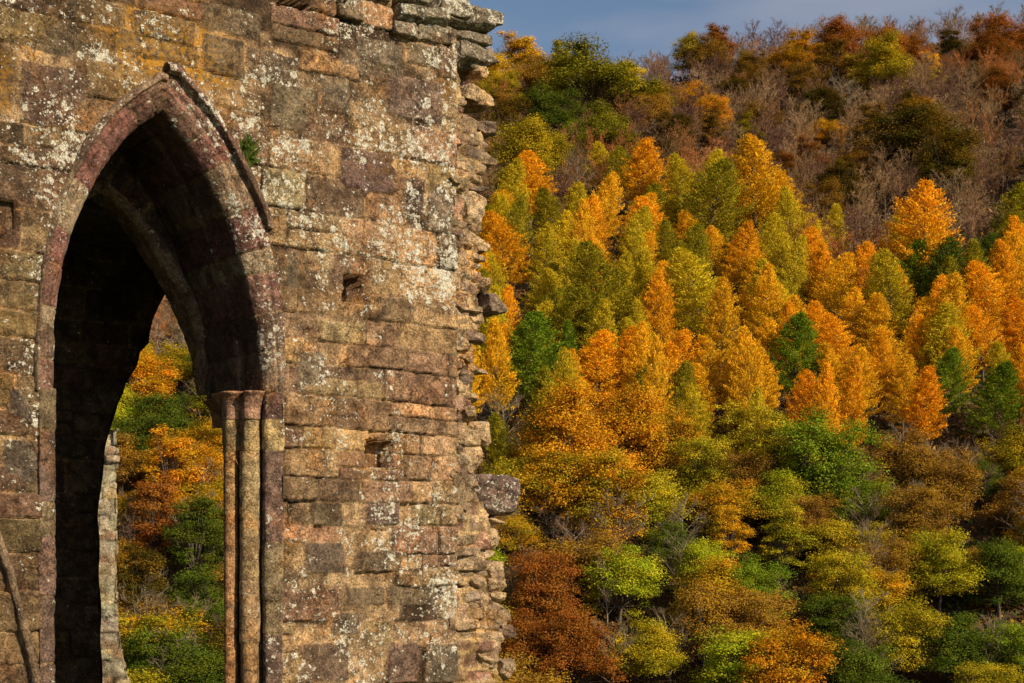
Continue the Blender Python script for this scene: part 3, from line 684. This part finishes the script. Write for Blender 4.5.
def broad(seed, H=12., R=5., base=.16, nbl=85, per=330, leaf=.165, shp=1.0):
    r = np.random.default_rng(seed); segs = []; C = []; Nv = []; mx = []; br = []
    th = H*.30; segs += [((0, 0, -1), (.1, 0, th*.5), .28, .22), ((.1, 0, th*.5), (0, .1, th), .22, .19)]
    lobes = [(r.normal(0, .3, 2)) for _ in range(5)]
    for k in range(nbl):
        # crown centres sit through the shell of an uneven ellipsoid
        u = r.normal(size=3); u /= np.linalg.norm(u); u[2] = u[2] if u[2] > -.75 else -u[2]
        rad = r.uniform(.45, 1.0)*(1+.22*math.sin(3*math.atan2(u[1], u[0])+seed)+.15*math.sin(5*u[2]+seed*2))
        c = np.array([u[0]*R*rad*.82, u[1]*R*rad*.82, H*.54+u[2]*H*.40*rad*shp])
        mid = np.array([c[0]*.45, c[1]*.45, th+(c[2]-th)*.5]); segs += [((0, .1, th), mid, .10, .06), (mid, c, .055, .02)]
        br_ = R*r.uniform(.15, .33); n = int(per*(br_/R/.24)**2)
        w = r.normal(size=(n, 3)); w /= np.linalg.norm(w, axis=1)[:, None]; w[:, 2] = np.where(w[:, 2] < -.3, -w[:, 2], w[:, 2])
        p = c+w*br_*(r.uniform(.12, 1.32, n)[:, None])*np.array([1.05, 1.05, .9]); b0 = r.random()
        C.append(p); Nv.append(w+r.normal(0, .55, (n, 3))+(0, 0, .3)); mx.append(np.clip(b0+r.normal(0, .22, n), 0, 1)); br.append(np.clip(.70+.5*r.random()+r.normal(0, .17, n), .3, 1.5))
    C = np.concatenate(C); n = len(C); Nn = np.concatenate(Nv); V, Q = cards(C, np.cross(Nn, r.normal(size=(n, 3))), Nn, r.uniform(.8, 1.5, n)*leaf, r.uniform(.6, 1.2, n)*leaf)
    at = dict(mixv=np.repeat(np.concatenate(mx), 4), brt=np.repeat(np.concatenate(br), 4))
    return trunk_mesh(segs, (.13,.10,.075), 4), npmesh('crown', V, Q, at, smooth=False, mats=[M_LEAF]), 2*R, H
def bare_segs(seed, H=13., R=3.6, nl=13, n2=7, n3=6, upright=1.):
    """(trunk segments, twig ribbons)"""
    r = np.random.default_rng(seed); T = []; W_ = []
    lx, ly = r.normal(0, .5, 2); ax = lambda z: np.array([lx*(z/H)**2+.15*math.sin(z), ly*(z/H)**2, z])
    for i in range(6): T.append((ax(H*.8*i/6)-(0, 0, .9 if i == 0 else 0), ax(H*.8*(i+1)/6), .17*(1-i/6.5), .17*(1-(i+1)/6.5)))
    for k in range(nl):
        f = (k+.5)/nl; z = H*(.22+.58*f); az = k*2.4+r.normal(0, .4); p = ax(z); ln = R*(1.05-.5*f)*r.uniform(.75, 1.2)
        d = np.array([math.cos(az), math.sin(az), r.uniform(.7, 1.3)*upright]); d /= np.linalg.norm(d); e = p+d*ln*1.35; T.append((p, e, .05, .02))
        for j in range(n2):
            t = r.uniform(.2, 1); q_ = p+(e-p)*t; d2 = d+r.normal(0, .55, 3)+(0, 0, .35); d2 /= np.linalg.norm(d2); l2 = ln*r.uniform(.3, .65); e2 = q_+d2*l2; W_.append((q_, e2, .030))
            for m in range(n3):
                q3 = q_+(e2-q_)*r.uniform(.2, 1); d3 = d2+r.normal(0, .6, 3)+(0, 0, .25); d3 /= np.linalg.norm(d3); W_.append((q3, q3+d3*l2*r.uniform(.3, .7), .020))
    return T, W_
def ribbons(Ws, r):
    P0 = np.array([a for a, b, c in Ws]); P1 = np.array([b for a, b, c in Ws]); w_ = np.array([c for a, b, c in Ws])[:, None]
    d = P1-P0; s = np.cross(d, r.normal(size=d.shape)); s /= np.linalg.norm(s, axis=1)[:, None]+1e-9
    V = np.stack([P0-s*w_, P0+s*w_, P1+s*w_*.4, P1-s*w_*.4], 1).reshape(-1, 3); return V, np.arange(len(V)).reshape(-1, 4)
def bare(seed, H=13., R=3.6, col=(.30,.24,.18), **kw):
    T, Wb = bare_segs(seed, H, R, **kw); V, Q = ribbons(Wb, np.random.default_rng(seed))
    return trunk_mesh(T, col, 4), npmesh('twigs', V, Q, dict(mixv=rng.random(len(V)), brt=np.full(len(V), 1.)), smooth=False, mats=[M_LEAF]), 2*R, H
PROTO = {
 'L': [larch(100+i, 20, 3.6*(1+.12*(i % 3-1)), 5.0+.5*(i % 3)) for i in range(6)],
 'B': [broad(200+i, 12, 5.0, nbl=90+8*(i % 3), shp=1+.1*(i % 2)) for i in range(6)],
 'T': [broad(260+i, 14, 3.4, nbl=75, shp=1.15, per=260) for i in range(3)],
 'N': [bare(220+i, 13, 3.6, nl=16, n2=9, n3=8) for i in range(4)],
}
ASP = {'L': 2.0, 'B': 1.38, 'T': 1.9, 'N': 1.75}; HL = {'L': (12, 22), 'B': (6, 20), 'T': (7, 18), 'N': (9, 19)}
NAME = {'L': 'larch_tree', 'B': 'broadleaf_tree', 'T': 'broadleaf_tree', 'N': 'bare_tree'}
OR = ((.97,.45,.018), (.70,.46,.025)); AM = ((.97,.53,.022), (.50,.38,.025)); DO_ = ((.92,.39,.015), (.60,.30,.015)); YE = ((.92,.66,.03), (.50,.45,.03))
YG = ((.66,.49,.026), (.32,.33,.02)); OL = ((.31,.27,.018), (.62,.42,.02)); GR = ((.17,.26,.018), (.30,.32,.02)); DG = ((.085,.125,.016), (.16,.18,.018))
CO = ((.78,.30,.016), (.56,.34,.018)); RU = ((.40,.12,.02), (.34,.15,.025)); BR = ((.36,.19,.035), (.46,.25,.025)); MG = ((.82,.37,.018), (.34,.31,.02)); GY = ((.32,.40,.02), (.55,.46,.025))
OK_ = ((.15,.16,.016), (.36,.30,.018)); DM = ((.21,.11,.012), (.10,.09,.014)); TW = ((.30,.23,.15), (.24,.17,.11)); TB = ((.20,.14,.11), (.27,.17,.11)); TP = ((.40,.33,.24), (.33,.26,.18))
PLACED = []
def solveY(px, top, H):
    """distance at which a tree of height H standing on the hillside has its top on image row top (used only to survey the slope)"""
    Ys = np.arange(118, 560, 1.); Xs = (px-512)/F*Ys; yt = HZ-F*(terr(Xs, Ys)+H-CZ)/Ys
    k = np.argmax(yt <= top); return Ys[k] if yt[k] <= top else None
cnt = [0]
def tree(kind, px, top, wpx, cols, label, group=None, Yfix=None, H=None, cat=None):
    if kind == 'B' and cols in (OL, DG, GR, BR, MG, GY, DM, YG) and top > 470: cols = tuple(tuple(v*m for v, m in zip(q_, (1.05, 1.10, 1.0))) for q_ in cols)
    Y = Yfix or 250.; 
    for _ in range(6):
        Wm = wpx/F*Y; h = H or min(max(Wm*ASP[kind], HL[kind][0]), HL[kind][1])
        if Yfix: break
        Yn = solveY(px, top, h)
        if Yn is None: Yn = 520.
        Y = Yn
    X = (px-512)/F*Y; z = float(terr(X, Y)); i = cnt[0]; cnt[0] += 1
    tm, cm, pw_, ph = PROTO[kind][i % len(PROTO[kind])]
    if Yfix and not H: h = CZ+(HZ-top)/F*Y-z
    root = empty(NAME[kind], (X, Y, z), rng.uniform(0, 6.28)); sx = wpx/F*Y/pw_*{'L': 1.3, 'B': 1.38, 'T': 1.3, 'N': 1.2}[kind]; root.scale = (sx, sx, h/ph*(1 if H else 1)); root.rotation_euler[0] = rng.normal(0, .035); root.rotation_euler[1] = rng.normal(0, .035)
    tag(root, label, cat or {'L': 'larch', 'B': 'tree', 'T': 'tree', 'N': 'bare tree'}[kind], group)
    link('trunk', tm, root); c = link('crown' if kind != 'N' else 'twigs', cm, root)
    j = rng.uniform(.88, 1.1); c.color = (*[v*j for v in cols[0]], 1); c['tint'] = tuple(v*j for v in cols[1])
    PLACED.append((X, Y, wpx/F*Y/2)); return root
TREES = [
# kind, x, top, width, colours, label
('L',530,150,44,OR,'bright orange larch on the top left of the larch belt, below the big olive oak'),
('L',497,164,32,OL,'olive larch rising just beside the broken wall edge, left of the bright orange one'),
('L',510,216,50,OR,'broad vivid orange larch against the broken wall edge, beneath the olive one'),
('L',553,192,32,OL,'olive-green larch squeezed between two orange larches near the wall'),
('L',597,144,27,YG,'slim yellow-green larch on the upper edge of the belt, left of a dark olive larch'),
('L',619,146,32,OL,'dark olive larch on the belt\'s upper edge, between the slim yellow-green and bright orange larches'),
('L',643,143,40,OR,'brilliant orange larch on the belt\'s upper edge, right of a dark olive larch'),
('L',681,154,22,OR,'narrow orange larch peeping up left of the wide olive-green larch'),
('L',708,157,60,OL,'wide olive-green larch on the upper edge of the belt, left of the tallest golden larch'),
('L',574,182,28,YG,'small yellowish larch under the upper edge, left of a pointed amber one'),
('L',603,193,27,AM,'pointed amber larch below the slim yellow-green larch'),
('L',569,215,32,YE,'yellow-amber larch with a pointed head, left of centre in the belt'),
('L',652,198,42,OR,'round-headed orange larch directly below the brilliant orange one'),
('L',632,232,34,AM,'amber larch below and left of the round-headed orange larch'),
('L',603,248,58,OL,'large shadowy olive larch in the left half of the belt, below the pointed amber one'),
('L',567,292,48,OL,'low olive and amber larch left of the bright green conifer\'s top'),
('L',690,213,30,AM,'amber larch on the left foot of the wide olive-green larch'),
('L',716,228,32,AM,'first of two rounded amber larches below the wide olive-green larch'),
('L',744,231,36,OR,'second rounded amber larch, right of its twin, below the tallest golden larch'),
('L',704,252,58,YG,'large yellow-green larch in the middle of the belt'),
('L',752,276,36,OR,'orange larch right of the large yellow-green larch in mid-slope'),
('L',529,311,60,GR,'bright green conifer standing beside the broken wall edge, above the copper beeches'),
('L',569,322,22,GR,'small bright green conifer right of the large green one by the wall'),
('L',500,288,28,OR,'orange larch half hidden by the broken wall edge, left of the bright green conifer'),
('L',594,331,50,OR,'orange larch right of the bright green conifer, above the copper beeches'),
('L',627,328,36,DO_,'deep orange larch between two paler orange ones, left of the small green conifer'),
('L',664,333,50,OR,'wide orange larch above the slim green conifer'),
('L',647,358,34,GR,'slim green conifer standing in front of the wide orange larch'),
('L',681,366,34,OL,'dark olive larch between the slim green conifer and the golden slope'),
('L',709,340,44,AM,'amber-orange larch with a sharp top, lower middle of the belt'),
('L',744,349,38,AM,'amber larch right of the sharp-topped one, left of a green conifer'),
('L',756,145,58,AM,'tallest golden-orange larch crowning the upper edge of the belt'),
('L',783,176,40,AM,'golden larch on the right shoulder of the tallest golden larch'),
('L',805,212,40,YE,'yellow-gold larch at the foot of the sloping golden shoulder'),
('L',833,208,25,YG,'small lone yellow-green larch standing up in front of the bare trees'),
('L',778,238,42,YG,'yellow-green larch beneath the golden shoulder'),
('L',758,256,36,AM,'amber larch under the tallest golden larch, left of a yellow-green one'),
('L',830,256,44,AM,'amber larch below the small lone yellow-green larch'),
('L',861,248,40,OR,'orange-amber larch on the belt\'s upper edge, left of the large orange larch'),
('L',878,246,18,DO_,'tiny orange larch spire on the belt\'s upper edge'),
('L',895,268,36,AM,'amber larch left of the dark green conifers'),
('L',919,189,66,OR,'large orange larch rising above two dark green conifers on the right'),
('L',897,213,30,YE,'yellow larch tucked on the left side of the large orange larch'),
('L',909,242,44,GR,'dark green conifer in front of the large orange larch, left of its neighbour'),
('L',946,238,50,DG,'darkest green conifer, right below the large orange larch'),
('L',934,283,32,GR,'small green conifer below the pair of dark green conifers'),
('L',1012,187,50,OL,'olive larch at the right frame edge, highest of the right-hand trees'),
('L',981,234,38,DG,'dark green conifer left of the olive larch at the right frame edge'),
('L',1008,228,20,OR,'thin orange larch in front of the olive larch at the right frame edge'),
('L',994,262,48,OR,'bright orange larch below the right-hand dark conifer'),
('L',983,306,42,OR,'orange larch below the bright orange one, near the right frame edge'),
('L',1018,296,36,DO_,'deep orange larch cut by the right frame edge'),
('L',944,307,50,YG,'yellow-green larch below the small green conifer on the right'),
('L',919,317,30,OR,'orange larch left of the yellow-green larch in the right half'),
('L',815,302,34,OR,'orange larch left of the middle golden larches, above the green conifer'),
('L',793,321,52,GR,'leafy green conifer in the middle right, above the round orange larch'),
('L',805,372,38,DO_,'small round orange larch below the leafy green conifer'),
('L',836,346,32,AM,'amber larch right of the small round orange one'),
('L',857,351,36,AM,'amber larch in the lower row of the golden larches, second from the left'),
('L',886,331,40,AM,'tall golden larch with bare trunk in the lower row'),
('L',921,371,36,DO_,'deep orange larch with bare trunk at the right end of the lower row'),
('L',990,366,46,GR,'bright green conifer on the lower right, below the orange larches'),
('L',947,352,42,GR,'green larch between the deep orange larch and the bright green conifer'),
('L',1004,346,34,YG,'yellow-green larch behind the bright green conifer on the lower right'),
('L',880,296,38,AM,'amber larch in the heart of the golden patch, above the tall golden one'),
('L',848,292,36,AM,'amber larch right of an orange one, upper part of the golden patch'),
('L',655,262,34,AM,'amber larch left of the large yellow-green larch, mid-slope'),
('L',778,290,34,YE,'yellow larch above the leafy green conifer'),
('L',640,284,40,YG,'yellow-green larch above the deep orange larch'),
('L',541,262,36,YG,'yellow-green larch between the wall-side orange larch and the shadowy olive one'),
('L',962,330,34,AM,'amber larch between yellow-green larches on the right'),
('B',567,396,92,CO,'copper beech beside the broken wall edge, widest of the copper crowns'),
('B',622,392,84,CO,'copper-orange beech below the orange larches, right of the widest copper crown'),
('B',667,418,64,MG,'orange and olive beech at the right end of the copper crowns'),
('B',548,448,76,MG,'orange-green beech just above the big projecting stone'),
('B',604,462,80,MG,'orange-green beech below the copper crowns, in the centre'),
('B',651,470,66,YG,'yellow-olive tree below the copper crowns, right of centre'),
('T',770,418,56,YE,'golden-yellow tree left of the big bright green tree'),
('T',739,404,46,YE,'yellow tree under the amber larches, left of the golden-yellow one'),
('B',822,420,86,GR,'big bright green oak in the lower right'),
('B',858,470,60,GR,'green oak at the right foot of the big bright green oak'),
('B',705,446,58,YG,'olive-yellow tree above the small orange one in the lower middle'),
('T',731,508,38,OR,'small orange birch in the lower middle'),
('B',900,440,62,BR,'brown and amber thicket tree below the tall golden larch'),
('B',944,452,64,BR,'brown and amber thicket tree right of its look-alike, below the deep orange larch'),
('B',985,462,30,DG,'dark green holly on the lower right among amber thicket'),
('B',1012,430,50,OL,'olive tree at the right frame edge, under the bright green conifer'),
('B',918,492,60,BR,'amber-brown tree above the spot where olive thickets begin, lower right'),
('B',620,545,66,GY,'yellow and green maple in the bottom centre'),
('B',665,530,46,DG,'dark green tree right of the yellow and green maple'),
('B',700,545,54,GY,'green tree left of the bright yellow-green one, lower middle'),
('B',752,560,58,GR,'green hazel below the small orange birch'),
('T',778,508,44,YG,'tall yellow-green tree under the big bright green oak'),
('B',545,560,70,RU,'russet bush-like tree right of the wall\'s lower edge'),
('B',520,612,66,RU,'russet tree touching the wall edge near the frame bottom'),
('B',585,620,70,RU,'russet tree along the frame bottom, right of the wall'),
('B',712,588,72,BR,'orange-brown rounded tree in the bottom middle'),
('B',782,632,80,CO,'russet-orange tree at the frame bottom, right of the middle'),
('B',648,622,60,OL,'olive tree at the frame bottom, left of the orange-brown rounded one'),
('B',842,560,62,OL,'olive-green tree in the lower right, below the green oaks'),
('B',888,538,58,BR,'amber tree in the lower right, right of the olive-green one'),
('B',940,540,60,YG,'yellow-olive tree in the lower right corner area'),
('B',1000,545,60,DG,'dark green tree at the right frame edge near the bottom'),
('B',902,606,64,OL,'olive thicket tree at the frame bottom, lower right'),
('B',960,622,64,DG,'deep green tree at the frame bottom, lower right'),
('B',1016,628,56,GR,'green tree in the bottom right corner'),
('B',852,640,60,DG,'dark green tree at the frame bottom, right of the russet-orange one'),
('B',592,56,100,OK_,'large olive-green oak high on the slope, left of the bare wood'),
('B',553,90,52,DG,'dark green tree at the left foot of the large olive-green oak'),
('B',566,118,32,GR,'small fresh green tree below the large olive-green oak'),
('T',633,66,34,YE,'yellow tree on the right side of the large olive-green oak'),
('T',519,34,46,AM,'amber tree on the skyline beside the capping slabs'),
('T',560,44,28,YG,'yellow-green tree on the skyline, right of the amber one'),
('B',497,76,36,OL,'olive tree half hidden behind the broken slabs'),
('B',522,124,60,OL,'olive-brown tree above the first orange larch'),
('T',716,26,30,RU,'dark russet tree alone on the skyline'),
('B',692,84,28,CO,'rust tree in the bare wood, upper of a slanting pair'),
('B',714,100,34,CO,'rust tree in the bare wood, lower of a slanting pair'),
('T',803,32,36,CO,'orange tree just under the skyline, among bare crowns'),
('T',849,58,18,YE,'tiny yellow tree high in the bare wood'),
('B',838,22,44,RU,'russet tree on the skyline, left of two others'),
('B',880,28,44,RU,'russet tree on the skyline, in the middle of three'),
('B',908,36,34,RU,'russet tree on the skyline, smallest of three'),
('B',994,20,42,RU,'dark red tree on the skyline near the right frame edge'),
('B',1019,26,34,RU,'dark red tree on the skyline cut by the right frame edge'),
('B',884,42,46,OL,'olive tree below the skyline russets'),
('T',930,52,22,OR,'small orange tree below the russets on the right'),
('T',937,68,15,YE,'slender yellow tree below the small orange one on the right'),
('B',919,106,80,DM,'wide dark amber oak alone in the bare wood'),
('B',944,134,56,DM,'dark amber tree on the lower right side of the wide dark amber oak'),
('B',826,118,32,CO,'dull orange tree in the middle of the bare wood'),
('B',748,118,26,OL,'small olive tree above the tallest golden larch'),
('B',690,36,30,OL,'dull olive tree on the skyline, left of the russet one'),
('B',486,52,44,AM,'amber tree showing between the capping slabs and the skyline'),
('B',538,58,44,BR,'brown-amber tree on the skyline between the amber and yellow-green ones'),
('B',505,100,46,DM,'dark amber tree beside the broken edge, below the slabs'),
('B',545,128,44,OL,'low olive tree left of the small fresh green one'),
('B',610,110,50,OK_,'olive tree under the right half of the large olive-green oak'),
('B',650,96,36,BR,'brown tree at the right foot of the yellow tree'),
# seen through the arch
('B',140,352,60,CO,'bright orange beech seen through the arch, upper left of the opening'),
('T',197,288,34,YG,'yellow-green tree high up in the arch opening'),
('T',168,430,56,CO,'orange beech in the middle of the arch opening'),
('T',212,385,44,OK_,'olive-green tree on the right side of the arch opening'),
('B',215,452,54,CO,'orange tree beside the shafts in the arch opening'),
('T',150,478,54,RU,'russet tree left of the middle in the arch opening'),
('T',195,505,54,DG,'green tree in the lower half of the arch opening'),
('T',146,556,60,DM,'dark amber tree above the flared pier foot in the arch opening'),
('B',205,578,62,DG,'dark green tree low in the arch opening beside the shafts'),
('B',165,618,74,DG,'dark green tree at the foot of the arch opening'),
('B',225,632,66,DM,'dark amber tree behind the foot of the shafts'),
('N',186,316,44,TP,'pale bare tree with upright limbs in the arch opening'),
('N',205,372,40,TW,'bare tree behind the olive-green one in the arch opening'),
('N',158,300,50,TB,'brown bare tree at the head of the arch opening'),
# bare trees one can tell apart
('N',506,392,50,TW,'bare grey tree beside the broken wall edge, above the projecting stone'),
('N',530,545,56,TP,'pale bare birch among the russet trees by the wall'),
('N',575,395,40,TB,'bare tree between the bright green conifer and the copper beech'),
('N',684,492,46,TW,'bare tree above the dark green tree in the lower middle'),
('N',864,450,44,TP,'pale bare tree under the tall golden larch'),
('N',902,420,40,TW,'bare tree under the lower row of golden larches'),
('N',934,440,44,TP,'pale bare tree under the deep orange larch'),
('N',1000,420,44,TW,'bare grey tree under the bright green conifer'),
('N',876,520,44,TW,'slender bare tree in the lower right'),
('N',670,606,52,TW,'bare tree at the frame bottom, between olive and orange-brown crowns'),
('N',668,262,36,TB,'bare tree left of the large yellow-green larch'),
('N',848,302,32,TB,'bare tree in the golden patch'),
('N',951,8,34,TB,'bluish bare tree standing proud of the skyline'),
('N',838,72,34,TP,'pale bare tree in the upper bare wood, below the tiny yellow tree'),
('N',578,150,36,TW,'grey bare tree on the upper edge of the belt, right of the first orange larch'),
]
for T in TREES: tree(*T)
labs = [t[5] for t in TREES]; assert len(set(labs)) == len(labs)

# ---------------- filler trees between the named ones ----------------
UB = np.array([(60,285),(150,285),(240,285),(440,230),(470,200),(500,150),(560,165),(600,132),(680,145),(740,135),(780,165),(815,215),(860,245),(895,205),(920,180),(950,200),(985,200),(1024,178),(1200,170)], float)
def scr(X, Y, h): return 512+F*X/Y, HZ-F*(terr(X, Y)+h-CZ)/Y
fr = np.random.default_rng(4242); nf = 0
for _ in range(9000):
    if nf > 175: break
    Y = fr.uniform(125, 380); x = fr.choice([fr.uniform(90, 250), fr.uniform(455, 1110), fr.uniform(455, 1110)]); X = (x-512)/F*Y
    px, top = scr(X, Y, 14)
    if top < np.interp(px, UB[:, 0], UB[:, 1])+14 or top > 760: continue
    if any((X-a)**2+(Y-b)**2*1.0 < (c*.55+2.1)**2 for a, b, c in PLACED): continue
    if top < 400 and x > 300:
        g = float(fbm(X/14., Y/14., 33, 2)); cc = AM if g > .22 else OR if g > .05 else YG if g > -.2 else OL
        tree('L', px, top, fr.uniform(26, 38), cc, 'smaller larch packed between its neighbours on the slope', 'smaller larches filling the slope', Yfix=Y, H=fr.uniform(11, 17))
    else:
        g = fr.random(); cc = OL if g < .3 else BR if g < .5 else MG if g < .7 else DG if g < .85 else GY
        tree('B', px, top, fr.uniform(5.5, 8.5)/Y*F, cc, 'lower understorey tree filling a gap in the mixed wood', 'understorey trees of the mixed wood', Yfix=Y, H=fr.uniform(6, 9))
    nf += 1
UPC = [CO, BR, DM, RU, OL, DM, BR]
for k in range(70):
    x = fr.uniform(640, 1080); top = fr.uniform(30, 215)
    if top > np.interp(x, UB[:, 0], UB[:, 1])-25: continue
    tree('B' if k % 3 else 'T', x, top, fr.uniform(22, 42), tuple(tuple(v*.62 for v in q_) for q_ in UPC[k % 7]), 'dull autumn tree scattered among the leafless trees of the upper slope', 'dull leafy trees scattered in the bare wood')
for k in range(34):
    x = fr.choice([fr.uniform(490, 1060), fr.uniform(490, 1060), fr.uniform(120, 225)]); top = fr.uniform(440, 640)
    tree('N', x, top, fr.uniform(34, 56), (TW, TP, TB)[k % 3], 'bare tree standing among the leafy crowns of the lower wood', 'bare trees among the lower mixed wood')
print('fillers', nf, 'placed', len(PLACED))

# ---------------- bare wood on the upper slope: one mass ----------------
def bare_wood():
    r = np.random.default_rng(99); protos = []
    for i in range(7):
        T, Wb = bare_segs(900+i, 12, 3.3, nl=14, n2=9, n3=11, upright=1.1); V1, Q1 = tubes([(a, b_, c_*.6, d_*.6) for a, b_, c_, d_ in T], 3); V2, Q2 = ribbons([(a, b, c*1.15) for a, b, c in Wb], r)
        protos.append((np.concatenate([V1, V2]), np.concatenate([Q1, Q2+len(V1)])))
    Vs = []; Qs = []; Cs = []; b = 0; n = 0; pts = []
    cl = np.array([[.30,.18,.085],[.24,.13,.07],[.17,.085,.055],[.37,.24,.12],[.35,.16,.055],[.20,.13,.05],[.40,.15,.045]])
    for _ in range(20000):
        if n >= 780: break
        Y = r.uniform(190, 545); x = r.uniform(445, 1100) if r.random() < .93 else r.uniform(110, 230); X = (x-512)/F*Y
        px, top = scr(X, Y, 12); lim = np.interp(px, UB[:, 0], UB[:, 1])
        if top > lim+24: continue
        if pts and np.min(np.hypot(np.array(pts)[:, 0]-X, np.array(pts)[:, 1]-Y)) < 4.6: continue
        pts.append((X, Y)); V, Q = protos[r.integers(7)]; s = r.uniform(.75, 1.15); a = r.uniform(0, 6.28); c_, s_ = math.cos(a)*s, math.sin(a)*s
        P = np.c_[V[:, 0]*c_-V[:, 1]*s_+X, V[:, 0]*s_+V[:, 1]*c_+Y, V[:, 2]*s+float(terr(X, Y))]
        g = fbm(X/30, Y/30, 12, 2); k = int(np.clip((g*1.3+.5)*7+r.normal(0, 1.0), 0, 6)); Vs.append(P); Qs.append(Q+b); b += len(P); Cs.append(np.tile(cl[k]*r.uniform(.8, 1.2), (len(P), 1))); n += 1
    me = npmesh('bare_wood', np.concatenate(Vs), np.concatenate(Qs), dict(col=np.concatenate(Cs)), smooth=False, mats=[M_TWIG]); print('bare', n, b)
    tag(link('bare_wood', me), 'leafless brown and grey wood massed on the upper slope', 'woodland', kind='stuff')
bare_wood()
# ---------------- undergrowth ----------------
def undergrowth():
    r = np.random.default_rng(55); N = 230000
    Y = 112+(540-112)*r.random(N)**1.15; x = np.where(r.random(N) < .14, r.uniform(85, 250, N), r.uniform(445, 1100, N)); X = (x-512)/F*Y
    mound = np.clip(fbm(X/4.5, Y/4.5, 14, 3)+.35, 0, 1.2)
    h = mound*(2.4+1.2*fbm(X/20, Y/20, 3, 2))*r.uniform(.15, 1, N)**.5; Z = terr(X, Y)+h
    top = HZ-F*(Z-CZ)/Y; upper = top < np.interp(x, UB[:, 0], UB[:, 1])+25
    pal = np.array([[.17,.075,.020],[.20,.10,.025],[.10,.085,.022],[.055,.07,.018],[.26,.13,.022],[.13,.065,.03]]); palU = np.array([[.17,.10,.055],[.13,.08,.05],[.20,.13,.07],[.10,.08,.045],[.22,.11,.045],[.14,.075,.04]])
    g = np.clip(((fbm(X/9, Y/9, 44, 3)+.5)*6+r.normal(0, .6, N)), 0, 5).astype(int)
    c = np.where(upper[:, None], palU[g], pal[g])*r.uniform(.7, 1.5, N)[:, None]
    Nn = r.normal(size=(N, 3))+(0, -.4, .8); sz = .30+Y*.0009
    V, Q = cards(np.c_[X, Y, Z], r.normal(size=(N, 3)), Nn, sz*r.uniform(.8, 1.6, N), sz*r.uniform(.5, 1.1, N))
    tag(link('undergrowth', npmesh('undergrowth', V, Q, dict(col=np.repeat(c, 4, 0)), smooth=False, mats=[M_UND])), 'brown bracken and brambles covering the ground under the trees', 'undergrowth', kind='stuff')
undergrowth()
